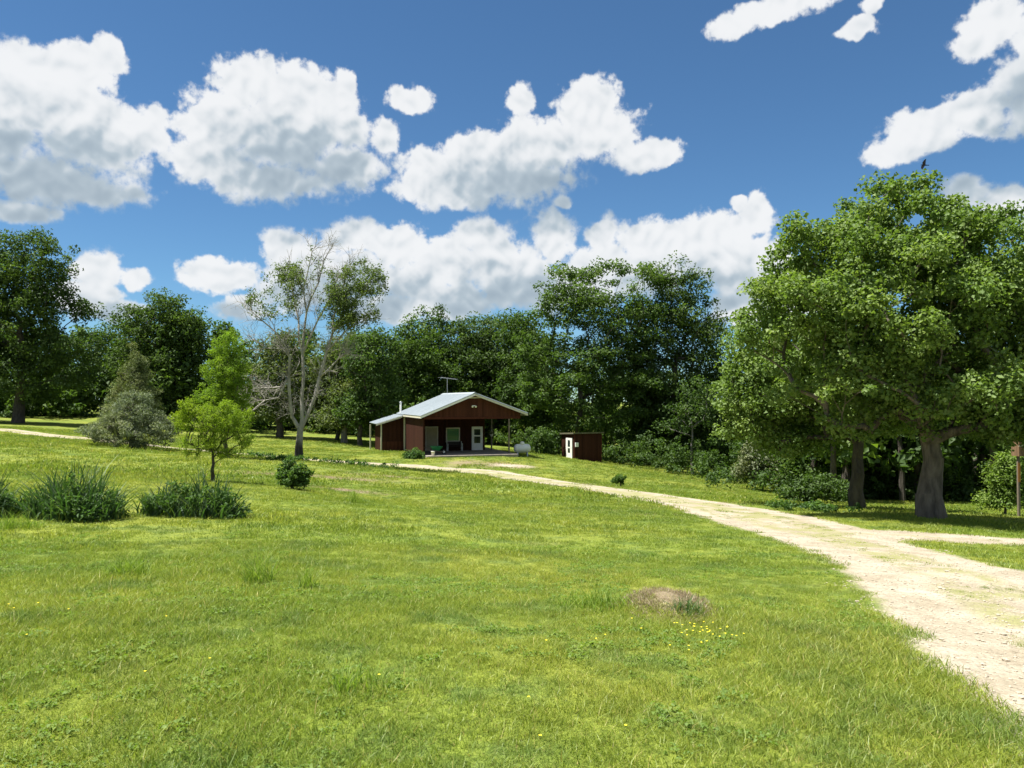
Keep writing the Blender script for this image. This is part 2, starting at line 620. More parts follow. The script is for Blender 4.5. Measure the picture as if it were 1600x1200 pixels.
def siding(name, col, pitch=0.2):
    """weathered vertical boards: colour per board and a fine groove relief"""
    m, nt, out = new_mat(name)
    tc = nt.new('ShaderNodeTexCoord')
    o = tc.outputs['Object']
    sp = nt.new('ShaderNodeSeparateXYZ')
    nt.l.new(o, sp.inputs[0])
    u = nt.math('DIVIDE', nt.math('ADD', sp.outputs[0], sp.outputs[1]), pitch)
    cell = nt.math('FLOOR', u)
    wn = nt.new('ShaderNodeTexWhiteNoise', noise_dimensions='1D')
    nt.put(wn.inputs['W'], cell)
    grain = nt.noise(nt.vmath('MULTIPLY', o, (9, 9, 0.7)), 2.0, 5, 0.6)
    k = nt.math('ADD', nt.math('MULTIPLY', wn.outputs['Value'], 0.45), nt.math('MULTIPLY', grain, 0.7))
    lo = tuple(c * 0.62 for c in col)
    hi = tuple(c * 1.3 for c in col)
    b = nt.new('ShaderNodeBsdfPrincipled')
    nt.put(b.inputs['Base Color'], nt.ramp(k, [(0.15, lo), (0.85, hi)]))
    b.inputs['Roughness'].default_value = 0.85
    b.inputs['Specular IOR Level'].default_value = 0.08
    fr = nt.math('ABSOLUTE', nt.math('SUBTRACT', nt.math('FRACT', u), 0.5))
    bp = nt.new('ShaderNodeBump')
    bp.inputs['Strength'].default_value = 1.0
    bp.inputs['Distance'].default_value = 0.02
    nt.put(bp.inputs['Height'], nt.smooth(fr, 0.42, 0.5, 1, 0))
    nt.l.new(bp.outputs[0], b.inputs['Normal'])
    nt.l.new(b.outputs[0], out.inputs[0])
    return m


GRASS_A, GRASS_B, GRASS_C = (0.172, 0.240, 0.038), (0.242, 0.288, 0.052), (0.120, 0.192, 0.046)


def grass_color(nt, pos):
    flat = nt.vmath('MULTIPLY', pos, (1, 1, 0))
    n1 = nt.noise(flat, 0.16, 4, 0.55)
    n2 = nt.noise(flat, 1.1, 4, 0.6)
    c = nt.mix(nt.smooth(n1, 0.40, 0.62), (*GRASS_A, 1), (*GRASS_B, 1))
    c = nt.mix(nt.math('MULTIPLY', nt.smooth(n2, 0.46, 0.66), 0.85), c, (*GRASS_C, 1))
    n3 = nt.noise(flat, 0.55, 3, 0.6)
    c = nt.mix(nt.math('MULTIPLY', nt.smooth(n3, 0.56, 0.72), 0.35), c, (0.27, 0.275, 0.075, 1))
    return c


def terrain_mat():
    m, nt, out = new_mat('terrain')
    pos = nt.new('ShaderNodeNewGeometry').outputs['Position']
    g = nt.new('ShaderNodeAttribute', attribute_name='gravel').outputs['Fac']
    dr = nt.new('ShaderNodeAttribute', attribute_name='dry').outputs['Fac']
    grass = grass_color(nt, pos)
    fine = nt.noise(pos, 14.0, 4, 0.7)
    grass = nt.mix(nt.smooth(fine, 0.35, 0.62), nt.vmath('MULTIPLY', grass, (0.50, 0.50, 0.50)), nt.vmath('MULTIPLY', grass, (0.98, 0.90, 0.85)))
    dry = nt.mix(fine, (0.15, 0.12, 0.075, 1), (0.30, 0.24, 0.16, 1))
    grass = nt.mix(nt.smooth(nt.math('ADD', dr, nt.math('MULTIPLY_ADD', nt.noise(pos, 1.8, 4), .5, -.25)), 0.25, 0.75), grass, dry)
    vo = nt.new('ShaderNodeTexVoronoi', feature='F1')
    nt.put(vo.inputs['Vector'], pos)
    vo.inputs['Scale'].default_value = 26.0
    sn = nt.noise(pos, 1.3, 5, 0.6)
    stone = nt.mix(nt.smooth(sn, 0.3, 0.7), (0.315, 0.272, 0.20, 1), (0.425, 0.38, 0.30, 1))
    vsep = nt.new('ShaderNodeSeparateXYZ')
    nt.l.new(vo.outputs['Color'], vsep.inputs[0])
    stone = nt.mix(nt.math('MULTIPLY', vsep.outputs[0], 0.5), stone, nt.vmath('MULTIPLY', stone, (0.6, 0.58, 0.55)))
    stone = nt.mix(nt.smooth(nt.noise(pos, 6.0, 5, 0.7), 0.52, 0.66, 0, 0.55), stone, nt.vmath('MULTIPLY', stone, (0.60, 0.56, 0.50)))
    # a little turf survives between the wheel ruts
    mid = nt.math('MULTIPLY', nt.smooth(g, 0.85, 1.25), nt.smooth(nt.noise(pos, 0.9, 5, 0.65), 0.40, 0.58))
    stone = nt.mix(nt.math('MULTIPLY', mid, 0.85), stone, (0.235, 0.235, 0.095, 1))
    edge = nt.math('ADD', g, nt.math('MULTIPLY_ADD', nt.noise(pos, 1.6, 5, 0.65), 0.65, -0.325))
    mask = nt.smooth(edge, -0.12, 0.22)
    col = nt.mix(mask, grass, stone)
    b = nt.new('ShaderNodeBsdfPrincipled')
    nt.put(b.inputs['Base Color'], col)
    b.inputs['Roughness'].default_value = 0.95
    b.inputs['Specular IOR Level'].default_value = 0.1
    bp = nt.new('ShaderNodeBump')
    bp.inputs['Strength'].default_value = 0.9
    bp.inputs['Distance'].default_value = 0.04
    hh = nt.math('ADD', nt.math('MULTIPLY', nt.noise(pos, 9, 5, 0.7), 1.0), nt.math('MULTIPLY', vo.outputs['Distance'], -0.5))
    nt.put(bp.inputs['Height'], hh)
    nt.l.new(bp.outputs[0], b.inputs['Normal'])
    nt.l.new(b.outputs[0], out.inputs[0])
    return m


def blade_mat(name, gain=(1, 1, 1), dry=False):
    m, nt, out = new_mat(name)
    pos = nt.new('ShaderNodeNewGeometry').outputs['Position']
    rnd = nt.new('ShaderNodeObjectInfo').outputs['Random']
    at = nt.new('ShaderNodeAttribute', attribute_name='tint').outputs['Fac']
    if dry:
        col = nt.mix(at, (0.19, 0.15, 0.10, 1), (0.34, 0.28, 0.19, 1))
    else:
        col = nt.vmath('MULTIPLY', grass_color(nt, pos), gain)
        col = nt.mix(nt.smooth(at, 0.92, 0.98), col, (0.27, 0.25, 0.11, 1))
        col = nt.vmath('MULTIPLY', col, nt.ramp(at, [(0, (0.72, 0.78, 0.8)), (1, (1.35, 1.25, 1.1))]))
        col = nt.vmath('MULTIPLY', col, nt.ramp(rnd, [(0, (0.85, 0.9, 0.9)), (1, (1.2, 1.12, 1.0))]))
    d = nt.new('ShaderNodeBsdfDiffuse')
    t = nt.new('ShaderNodeBsdfTranslucent')
    gl = nt.new('ShaderNodeBsdfGlossy')
    gl.inputs['Roughness'].default_value = 0.42
    gl.inputs['Color'].default_value = (0.7, 0.72, 0.6, 1)
    nt.put(d.inputs[0], col)
    nt.put(t.inputs[0], nt.vmath('MULTIPLY', col, (1.3, 1.35, 0.7)))
    mx = nt.new('ShaderNodeMixShader')
    mx.inputs[0].default_value = 0.35
    nt.l.new(d.outputs[0], mx.inputs[1])
    nt.l.new(t.outputs[0], mx.inputs[2])
    m2 = nt.new('ShaderNodeMixShader')
    m2.inputs[0].default_value = 0.02
    nt.l.new(mx.outputs[0], m2.inputs[1])
    nt.l.new(gl.outputs[0], m2.inputs[2])
    nt.l.new(m2.outputs[0], out.inputs[0])
    return m


TERRAIN = terrain_mat()

# ------------------------------------------------------------------ ground and gravel road (one sheet cut in two along the road)


def build_ground():
    th = np.concatenate([np.linspace(-180, -56, 42, endpoint=False), np.arange(-56, 56, 0.27), np.linspace(56, 180, 42)])
    th = np.radians(th)
    rr = [0.0]
    r = 0.5
    while r < 1500:
        rr.append(r)
        r *= 1.0185 if r < 150 else 1.12
    rr = np.array(rr[1:])
    T, Rr = np.meshgrid(th, rr)
    x, y = (np.sin(T) * Rr).ravel(), (np.cos(T) * Rr).ravel()
    z = ground(x, y)
    g = gravel_sd(x, y)
    d = dryness(x, y)
    nT, nR = len(th), len(rr)
    idx = np.arange(nT * nR).reshape(nR, nT)
    a, b, c, e = idx[:-1, :-1], idx[:-1, 1:], idx[1:, 1:], idx[1:, :-1]
    q = np.stack([a, b, c, e], -1).reshape(-1, 4)[:, ::-1]
    gq = g[q].mean(1) + 0.55 * (vnoise(x[q].mean(1) * 1.7, y[q].mean(1) * 1.7, 4) - .5)
    rd = poly_sd(x, y, ROAD)[q].mean(1) > -0.3
    rd |= poly_sd(x, y, BRANCH)[q].mean(1) > -0.3
    isroad = (gq > 0.0) & rd
    V = np.stack([x, y, z], 1)

    def sub(sel, name):
        f = q[sel]
        u, inv = np.unique(f, return_inverse=True)
        return mesh_np(name, V[u], inv.reshape(-1, 4), TERRAIN, {'gravel': g[u], 'dry': d[u]}, smooth=True)
    # close the small hole under the camera
    o = link('ground', sub(~isroad, 'ground'))
    tag(o, 'mown green lawn falling gently towards the cabin and woods', 'lawn', kind='structure')
    ring = idx[0]
    hub = mesh_np('ground_hub', np.vstack([V[ring], [[0, 0, gz(0, 0)]]]), np.array([[k + 1, k, nT] for k in range(nT - 1)]), TERRAIN,
                  {'gravel': np.full(nT + 1, -3.0), 'dry': np.zeros(nT + 1)}, smooth=True)
    link('ground_patch', hub, o)
    o2 = link('gravel_road', sub(isroad, 'gravel_road'))
    tag(o2, 'pale gravel track curving from the cabin across the lawn', 'road', kind='structure')


build_ground()

# ------------------------------------------------------------------ grass (instanced tufts, one object)


def blades(n, spread, hmin, hmax, width, lean, seed, segs=2, tintrange=(0, 1)):
    r = np.random.default_rng(seed)
    ang = r.uniform(0, 2 * np.pi, n)
    rad = spread * np.sqrt(r.uniform(0, 1, n))
    bx, by = rad * np.cos(ang), rad * np.sin(ang)
    h = r.uniform(hmin, hmax, n)
    w = width * r.uniform(0.6, 1.3, n)
    la = r.uniform(0, 2 * np.pi, n)
    ln = lean * r.uniform(0.15, 1.3, n) * h
    fa = r.uniform(0, 2 * np.pi, n)
    tint = r.uniform(*tintrange, n)
    V, Fc, Tn = [], [], []
    base = 0
    nv = segs * 2 + 1
    vv = np.zeros((n, nv, 3))
    for s in range(segs + 1):
        t = s / segs
        cx = bx + np.cos(la) * ln * t ** 1.8
        cy = by + np.sin(la) * ln * t ** 1.8
        cz = h * (t - 0.25 * lean * t * t) - 0.02
        ww = w * (1 - t ** 1.5) * 0.5
        if s < segs:
            vv[:, s * 2, 0] = cx - np.cos(fa) * ww
            vv[:, s * 2, 1] = cy - np.sin(fa) * ww
            vv[:, s * 2, 2] = cz
            vv[:, s * 2 + 1, 0] = cx + np.cos(fa) * ww
            vv[:, s * 2 + 1, 1] = cy + np.sin(fa) * ww
            vv[:, s * 2 + 1, 2] = cz
        else:
            vv[:, s * 2, 0], vv[:, s * 2, 1], vv[:, s * 2, 2] = cx, cy, cz
    tri = []
    for s in range(segs):
        a = s * 2
        if s < segs - 1:
            tri += [(a, a + 1, a + 3), (a, a + 3, a + 2)]
        else:
            tri += [(a, a + 1, a + 2)]
    tri = np.array(tri)
    faces = (tri[None] + (np.arange(n) * nv)[:, None, None]).reshape(-1, 3)
    return vv.reshape(-1, 3), faces, np.repeat(tint, nv)


def instancer(name, pts, scale, mats_objs, rot=None):
    """one mesh of points with a geometry-nodes tree that sets a source object on every point"""
    n = len(pts)
    me = bpy.data.meshes.new(name)
    me.vertices.add(n)
    me.vertices.foreach_set('co', np.asarray(pts, np.float32).ravel())
    a = me.attributes.new('size', 'FLOAT', 'POINT')
    a.data.foreach_set('value', np.asarray(scale, np.float32))
    a = me.attributes.new('turn', 'FLOAT_VECTOR', 'POINT')
    rt = np.zeros((n, 3), np.float32)
    rt[:, 2] = rng.uniform(0, 6.283, n)
    rt[:, 0] = rng.uniform(-.12, .12, n)
    rt[:, 1] = rng.uniform(-.12, .12, n)
    if rot is not None:
        rt = rot
    a.data.foreach_set('vector', rt.ravel())
    o = link(name, me)
    col = bpy.data.collections.new(name + '_sources')
    for s in mats_objs:
        col.objects.link(s)
    ng = bpy.data.node_groups.new(name, 'GeometryNodeTree')
    ng.interface.new_socket('Geometry', in_out='INPUT', socket_type='NodeSocketGeometry')
    ng.interface.new_socket('Geometry', in_out='OUTPUT', socket_type='NodeSocketGeometry')
    N, L = ng.nodes, ng.links
    gi, go = N.new('NodeGroupInput'), N.new('NodeGroupOutput')
    ci = N.new('GeometryNodeCollectionInfo')
    ci.inputs['Collection'].default_value = col
    ci.inputs['Separate Children'].default_value = True
    ci.inputs['Reset Children'].default_value = True
    ip = N.new('GeometryNodeInstanceOnPoints')
    ip.inputs['Pick Instance'].default_value = True
    L.new(gi.outputs[0], ip.inputs['Points'])
    L.new(ci.outputs[0], ip.inputs['Instance'])
    ns = N.new('GeometryNodeInputNamedAttribute')
    ns.data_type = 'FLOAT'
    ns.inputs['Name'].default_value = 'size'
    nr = N.new('GeometryNodeInputNamedAttribute')
    nr.data_type = 'FLOAT_VECTOR'
    nr.inputs['Name'].default_value = 'turn'
    L.new(ns.outputs['Attribute'], ip.inputs['Scale'])
    L.new(nr.outputs['Attribute'], ip.inputs['Rotation'])
    L.new(ip.outputs[0], go.inputs[0])
    md = o.modifiers.new('scatter', 'NODES')
    md.node_group = ng
    return o


def src(name, data, mat):
    v, f, t = data
    return bpy.data.objects.new(name, mesh_np(name, v, f, mat, {'tint': t}))


def scatter_ground(r0, r1, n, half=50.0):
    r = np.sqrt(rng.uniform(r0 ** 2, r1 ** 2, n))
    t = np.radians(rng.uniform(-half, half, n))
    return np.sin(t) * r, np.cos(t) * r


HOUSE_O = P(740, 700, 64)
HOUSE_O = Vector((HOUSE_O.x, HOUSE_O.y, -2.85))
HOUSE_TH = R(18)


def in_house(x, y, pad=0.3):
    c, s = math.cos(HOUSE_TH), math.sin(HOUSE_TH)
    dx, dy = x - HOUSE_O.x, y - HOUSE_O.y
    u, v = dx * c + dy * s, -dx * s + dy * c
    return (u > -4.5 - pad) & (u < 4.0 + pad) & (v > -0.5 - pad) & (v < 11.5 + pad)


def build_grass():
    bm_ = blade_mat('grass_blade')
    bl = blade_mat('grass_blade_far')
    near = [src('grass_tuft', blades(140, 0.15, 0.016, 0.062, 0.0042, 1.0, 100 + k), bm_) for k in range(6)]
    near += [src('grass_tuft_tall', blades(80, 0.12, 0.03, 0.11, 0.0046, 0.9, 140), bm_)]
    mid = [src('grass_tuft_mid', blades(85, 0.26, 0.03, 0.085, 0.012, 0.9, 200 + k), bm_) for k in range(5)]
    far = [src('grass_tuft_far', blades(60, 0.55, 0.05, 0.12, 0.03, 0.8, 300 + k), bl) for k in range(4)]
    P3, S3 = [], []
    objs = []
    for nm, srcs, r0, r1, n, sc in (('grass', near, 1.6, 7.0, 9500, 1.0), ('grass', near, 6.5, 13.0, 13000, 1.15), ('grass', mid, 12, 30, 17000, 1.0), ('grass', far, 27, 85, 22000, 1.0)):
        x, y = scatter_ground(r0, r1, n, 52 if r0 < 20 else 44)
        g = gravel_sd(x, y) + 0.45 * (vnoise(x * 1.6, y * 1.6, 4) - .5)
        d = dryness(x, y)
        keep = (g < 0.06) & ~in_house(x, y) & (d < rng.uniform(0.15, 0.9, n))
        mid_t = (gravel_sd(x, y) > 0.95) & (vnoise(x * 1.0, y * 1.0, 11) > 0.55) & (rng.uniform(0, 1, n) < 0.35)
        keep |= mid_t & ~in_house(x, y)
        x, y = x[keep], y[keep]
        s = sc * rng.uniform(0.55, 1.2, len(x)) * (0.66 + 0.6 * vnoise(x * .8, y * .8, 6) + 0.55 * np.clip(vnoise(x * .33, y * .33, 16) - .45, 0, 1) * 2)
        s = np.where(mid_t[keep], s * 0.5, s)
        o = instancer(nm, np.stack([x, y, ground(x, y)], 1), s, srcs)
        objs.append(o)
    labs = ['short green grass blades in the closest strip of lawn', 'green grass of the lawn between the closest strip and the strappy plants', 'bright green lawn grass in the middle of the slope', 'distant mown grass around the cabin and along the woods']
    for o, l in zip(objs, labs):
        tag(o, l, 'grass', kind='stuff')
    # clover and other broad leaves between the blades
    cl = []
    for k in range(4):
        r = np.random.default_rng(700 + k)
        me = leaves_mesh('clover', np.stack([r.normal(0, .07, 12), r.normal(0, .07, 12), r.uniform(.015, .045, 12)], 1), np.full(12, .035), 5, .026, leaf_clover, 710 + k, flat=.3, up=1.6, aspect=.8)
        cl.append(bpy.data.objects.new('clover', me))
    x, y = scatter_ground(2.0, 14.0, 9000, 52)
    k = (vnoise(x * .9, y * .9, 21) + rng.uniform(0, .6, len(x)) > 1.12) & (gravel_sd(x, y) < -.1)
    x, y = x[k], y[k]
    o = instancer('clover', np.stack([x, y, ground(x, y)], 1), rng.uniform(.35, .95, len(x)), cl)
    tag(o, 'patches of small broad-leaved weeds in the lawn', 'clover', kind='stuff')
    # dry straw-coloured tufts
    dm = blade_mat('dry_blade', dry=True)
    ds = [src('dry_tuft', blades(80, 0.12, 0.012, 0.04, 0.004, 1.3, 400 + k), dm) for k in range(3)] 
    X, Y = [], []
    for (c, rx, ry, a) in DRY:
        n = int(min(1500, 80 + 200 * rx * ry * a)) if c is not MOUND else 170
        X.append(c.x + rng.normal(0, rx * .6, n))
        Y.append(c.y + rng.normal(0, ry * .6, n))
    x, y = np.concatenate(X), np.concatenate(Y)
    k = (gravel_sd(x, y) < 0.0) & ~in_house(x, y)
    x, y = x[k], y[k]
    o = instancer('dry_grass', np.stack([x, y, ground(x, y)], 1), rng.uniform(.6, 1.1, len(x)) * np.where(np.hypot(x - MOUND.x, y - MOUND.y) < 1.0, 1.7, np.where(y > 20, 2.2, 1.0)), ds)
    tag(o, 'straw coloured dry grass in worn patches of the lawn', 'grass', kind='stuff')


def build_gravel():
    m = plain('stone', (0.36, 0.31, 0.235), 0.9, var=0.3, scale=2.0)
    srcs = []
    for k in range(5):
        bm = bmesh.new()
        bmesh.ops.create_icosphere(bm, subdivisions=1, radius=0.5)
        r = random.Random(k)
        for v in bm.verts:
            v.co *= r.uniform(0.65, 1.2)
            v.co.z *= 0.6
        me = bpy.data.meshes.new('stone')
        bm.to_mesh(me)
        bm.free()
        me.materials.append(m)
        srcs.append(bpy.data.objects.new('stone', me))
    n = 60000
    x, y = scatter_ground(3.0, 24.0, n, 46)
    g = gravel_sd(x, y) + 0.9 * (vnoise(x * 1.6, y * 1.6, 4) - .5)
    k = (g > -0.05) & (rng.uniform(0, 1, n) < np.clip(9 / np.hypot(x, y), .25, 1))
    x, y = x[k], y[k]
    s = np.exp(rng.normal(math.log(0.02), 0.45, len(x)))
    o = instancer('gravel', np.stack([x, y, ground(x, y) + s * .1], 1), s, srcs)
    tag(o, 'loose pale limestone gravel on the track', 'gravel', kind='stuff')


build_gravel()

# ------------------------------------------------------------------ trees


def leaves_mesh(name, centers, radii, n_per, size, mat, seed, flat=0.75, up=0.5, aspect=0.55, droop=0.0, shell=0.5, tint_by_clump=0.5):
    r = np.random.default_rng(seed)
    centers = np.asarray(centers, float)
    radii = np.asarray(radii, float)
    npc = np.maximum(3, (np.asarray(n_per) * np.ones(len(centers)))).astype(int)
    ci = np.repeat(np.arange(len(centers)), npc)
    n = len(ci)
    d = r.normal(size=(n, 3))
    d /= np.linalg.norm(d, axis=1)[:, None]
    rad = radii[ci] * r.uniform(0, 1, n) ** shell
    # each clump is itself lopsided
    sq = r.uniform(0.7, 1.25, (len(centers), 3))[ci]
    sq[:, 2] *= flat
    p = centers[ci] + d * rad[:, None] * sq
    nrm = d * 0.55 + np.array([0, 0, up]) + r.normal(0, 0.55, (n, 3))
    nrm /= np.linalg.norm(nrm, axis=1)[:, None]
    t = r.normal(size=(n, 3))
    t[:, 2] -= droop
    t -= nrm * (t * nrm).sum(1)[:, None]
    t /= np.linalg.norm(t, axis=1)[:, None] + 1e-9
    b = np.cross(nrm, t)
    L = size * r.uniform(0.6, 1.35, n)[:, None]
    W = L * aspect * r.uniform(0.75, 1.25, n)[:, None]
    fold = nrm * (W * 0.28)
    v0 = p - t * L * .5
    v1 = p + b * W * .5 - t * L * .05 + fold
    v2 = p + t * L * .5 - nrm * L * .12
    v3 = p - b * W * .5 - t * L * .05 + fold
    V = np.stack([v0, v1, v2, v3], 1).reshape(-1, 3)
    base = np.arange(n)[:, None] * 4
    Fc = np.concatenate([base + np.array([[0, 1, 2]]), base + np.array([[0, 2, 3]])], 0)
    ct = r.uniform(0, 1, len(centers))
    tint = tint_by_clump * ct[ci] + (1 - tint_by_clump) * r.uniform(0, 1, n)
    return mesh_np(name, V, Fc, mat, {'tint': np.repeat(tint, 4)})


def skeleton(targets, trunk, seg, seed, climb=0.9, arch=0.12, jitter=0.06, min_h=0.0):
    """greedy branching: every target is reached from the node that lies best below it"""
    r = np.random.default_rng(seed)
    nodes = [np.array(p, float) for p in trunk]
    parent = [-1] + list(range(len(trunk) - 1))
    tips = []
    order = np.argsort([np.linalg.norm(t - nodes[-1]) + 0.001 * t[2] for t in targets])
    arr = np.array(nodes)
    for k in order:
        t = np.asarray(targets[k], float)
        dv = t - arr
        dist = np.linalg.norm(dv, axis=1)
        hor = np.linalg.norm(dv[:, :2], axis=1)
        pen = np.maximum(0, 0.55 * hor - dv[:, 2])
        cost = dist + climb * pen + 50 * (arr[:, 2] < min_h)
        j = int(np.argmin(cost))
        m = max(1, int(math.ceil(dist[j] / seg)))
        prev = j
        p0 = arr[j]
        new = []
        for s in range(1, m + 1):
            f = s / m
            q = p0 * (1 - f) + t * f
            q[2] += arch * dist[j] * math.sin(math.pi * f) * 0.6
            if s < m:
                q = q + r.normal(0, jitter * dist[j] / m, 3)
            nodes.append(q)
            parent.append(prev)
            prev = len(nodes) - 1
            new.append(q)
        arr = np.vstack([arr, np.array(new)])
        tips.append(prev)
    return arr, np.array(parent), tips


def branch_mesh(name, arr, parent, tips, r_tip, r_base, mat, trunk_n, flare=1.35, limb=1.0):
    n = len(arr)
    cnt = np.zeros(n)
    for t in tips:
        j = t
        while j >= 0:
            cnt[j] += 1
            j = parent[j]
    cnt = np.maximum(cnt, 1)
    tot = max(cnt[0], 2)
    ex = math.log(r_base / r_tip) / math.log(tot)
    rad = r_tip * cnt ** ex
    rad[trunk_n:] *= limb
    # trunk tapers by height rather than staying constant
    for k in range(trunk_n):
        f = k / max(1, trunk_n - 1)
        rad[k] = max(rad[k], 0) if k else r_base
        rad[k] = min(rad[k], r_base * (1.0 - 0.45 * f)) * (1 + (flare - 1) * math.exp(-f * trunk_n / 1.3))
    V, Fc = [], []
    base = 0
    for i in range(n):
        j = parent[i]
        if j < 0:
            continue
        a, b = arr[j], arr[i]
        d = b - a
        ln = np.linalg.norm(d)
        if ln < 1e-6:
            continue
        d = d / ln
        if i >= trunk_n:
            ra, rb = min(rad[j], rad[i] * 1.3), rad[i]
        else:
            ra, rb = rad[j], rad[i]
        sides = 12 if ra > 0.12 else (6 if ra > 0.035 else 4)
        ref = np.array([1.0, 0, 0]) if abs(d[2]) > .6 else np.array([0, 0, 1.0])
        u = np.cross(d, ref)
        u /= np.linalg.norm(u)
        w = np.cross(d, u)
        t = np.arange(sides) * 2 * np.pi / sides
        cs = np.cos(t)[:, None] * u + np.sin(t)[:, None] * w
        ext = d * (rb * 0.5)
        V.append(a + cs * ra)
        V.append(b + ext + cs * rb)
        k = np.arange(sides)
        Fc.append(np.stack([base + k, base + (k + 1) % sides, base + sides + (k + 1) % sides, base + sides + k], 1))
        base += 2 * sides
    return mesh_np(name, np.vstack(V), np.vstack(Fc), mat, smooth=True)


def sample_lobes(lobes, n, mind, seed, shell=0.42):
    """points inside a union of ellipsoids (cx, cy, cz, rx, ry, rz), denser to the outside, kept apart"""
    r = np.random.default_rng(seed)
    lobes = np.asarray(lobes, float)
    vol = lobes[:, 3] * lobes[:, 4] * lobes[:, 5]
    pr = vol ** .8 / (vol ** .8).sum()
    pts = np.zeros((0, 3))
    tries = 0
    while len(pts) < n and tries < n * 14:
        tries += 1
        k = r.choice(len(lobes), p=pr)
        d = r.normal(size=3)
        d /= np.linalg.norm(d)
        q = lobes[k, :3] + d * lobes[k, 3:] * r.uniform(0.05, 1) ** shell
        if len(pts) and (((pts - q) ** 2).sum(1) < mind ** 2).any():
            continue
        pts = np.vstack([pts, q])
    return pts


def px_lobes(base, Y, items, depth_scale=1.0, shift=0.0):
    """lobes from outline ellipses (px, py, rx, ry) seen at distance Y, set round the trunk"""
    out = []
    for it in items:
        px, py, rx, ry = it[:4]
        dy = it[4] if len(it) > 4 else 0.0
        c = P(px, py, Y)
        k = Y / F
        out.append((c.x - base.x, dy + shift, c.z - base.z, rx * k, max(rx, ry) * k * depth_scale * 0.9, ry * k))
    return out


def make_tree(name, label, cat, base, lobes, clumps, clump_r, per, leaf, leafm, barkm, r_base, trunk_top, seed, group=None, mind=None, lean=(0, 0), trunk_n=7,
              shell=0.42, flat=0.75, up=0.5, aspect=0.55, droop=0.0, climb=0.9, forks=None, r_tip=0.012, leaf_shell=0.5, min_h=None, tbc=0.5):
    root = empty(name, base)
    tag(root, label, cat, group)
    pts = sample_lobes(lobes, clumps, mind or clump_r * 0.75, seed, shell)
    r = np.random.default_rng(seed + 5)
    tr = []
    for k in range(trunk_n):
        f = k / (trunk_n - 1)
        tr.append((lean[0] * f ** 1.3 + (r.normal(0, .02 * trunk_top) if 0 < k else 0), lean[1] * f + (r.normal(0, .02 * trunk_top) if 0 < k else 0), trunk_top * f - (0.15 if k == 0 else 0)))
    extra = [np.array(f) for f in (forks or [])]
    arr, par, tips = skeleton(list(pts) + extra, tr, max(0.35, trunk_top / 8), seed, climb=climb, min_h=trunk_top * .3 if min_h is None else min_h)
    link('trunk', branch_mesh('trunk', arr, par, tips, r_tip, r_base, barkm, trunk_n), root)
    rad = clump_r * r.uniform(0.5, 1.4, len(pts))
    per = per * (rad / clump_r) ** 1.6
    link('crown', leaves_mesh('crown', pts, rad, per * r.uniform(.6, 1.3, len(pts)), leaf, leafm, seed + 9, flat=flat, up=up, aspect=aspect, droop=droop, shell=leaf_shell, tint_by_clump=tbc), root)
    return root


leaf_clover = leaf_mat('clover_leaf', (0.10, 0.17, 0.032), (0.15, 0.225, 0.042), (0.20, 0.26, 0.06))
build_grass()
L_OAK = leaf_mat('oak_leaf', (0.037, 0.067, 0.020), (0.063, 0.107, 0.027), (0.104, 0.159, 0.037))
L_WOOD = leaf_mat('woodland_leaf', (0.032, 0.063, 0.017), (0.061, 0.110, 0.024), (0.110, 0.171, 0.034))
L_LOCUST = leaf_mat('locust_leaf', (0.043, 0.081, 0.020), (0.076, 0.132, 0.027), (0.122, 0.189, 0.037))
L_MAPLE = leaf_mat('maple_leaf', (0.085, 0.145, 0.034), (0.135, 0.205, 0.050), (0.22, 0.285, 0.105), trans=0.38, gloss=0.03)
L_CYPRESS = leaf_mat('cypress_leaf', (0.160, 0.245, 0.022), (0.225, 0.315, 0.030), (0.29, 0.355, 0.045), trans=0.45)
L_CYPRESS2 = leaf_mat('cypress_leaf_green', (0.123, 0.207, 0.022), (0.179, 0.274, 0.031), (0.235, 0.325, 0.045), trans=0.45)
L_JUNIPER = leaf_mat('juniper_needle', (0.12, 0.155, 0.10), (0.195, 0.23, 0.15), (0.28, 0.305, 0.21), trans=0.22)
L_CEDAR = leaf_mat('cedar_needle', (0.095, 0.130, 0.058), (0.150, 0.180, 0.080), (0.205, 0.215, 0.105), trans=0.2)
L_OLIVE = leaf_mat('olive_leaf', (0.055, 0.081, 0.027), (0.095, 0.128, 0.041), (0.146, 0.171, 0.067))
L_BIRCH = leaf_mat('thin_leaf', (0.067, 0.104, 0.037), (0.104, 0.146, 0.051), (0.159, 0.195, 0.085))
L_STRAP = leaf_mat('strap_leaf', (0.024, 0.060, 0.020), (0.044, 0.094, 0.028), (0.125, 0.18, 0.055), gloss=0.05)
L_BUSH = leaf_mat('bush_leaf', (0.043, 0.091, 0.024), (0.073, 0.140, 0.034), (0.122, 0.195, 0.049))
L_LIGHT = leaf_mat('light_leaf', (0.091, 0.152, 0.034), (0.146, 0.226, 0.049), (0.207, 0.281, 0.085))
L_GREY = leaf_mat('grey_leaf', (0.091, 0.116, 0.061), (0.146, 0.171, 0.098), (0.207, 0.220, 0.146), trans=0.25)
B_DARK = bark_mat('dark_bark', (0.030, 0.024, 0.018), (0.085, 0.072, 0.056))
B_MAPLE = bark_mat('maple_bark', (0.048, 0.039, 0.030), (0.175, 0.145, 0.112), 5)
B_PALE = bark_mat('pale_bark', (0.16, 0.148, 0.128), (0.40, 0.375, 0.335), 3.5, base_dark=(1.2, 2.0, (0.035, 0.03, 0.024)))
B_GREY = bark_mat('grey_bark', (0.10, 0.092, 0.080), (0.24, 0.225, 0.20), 4)

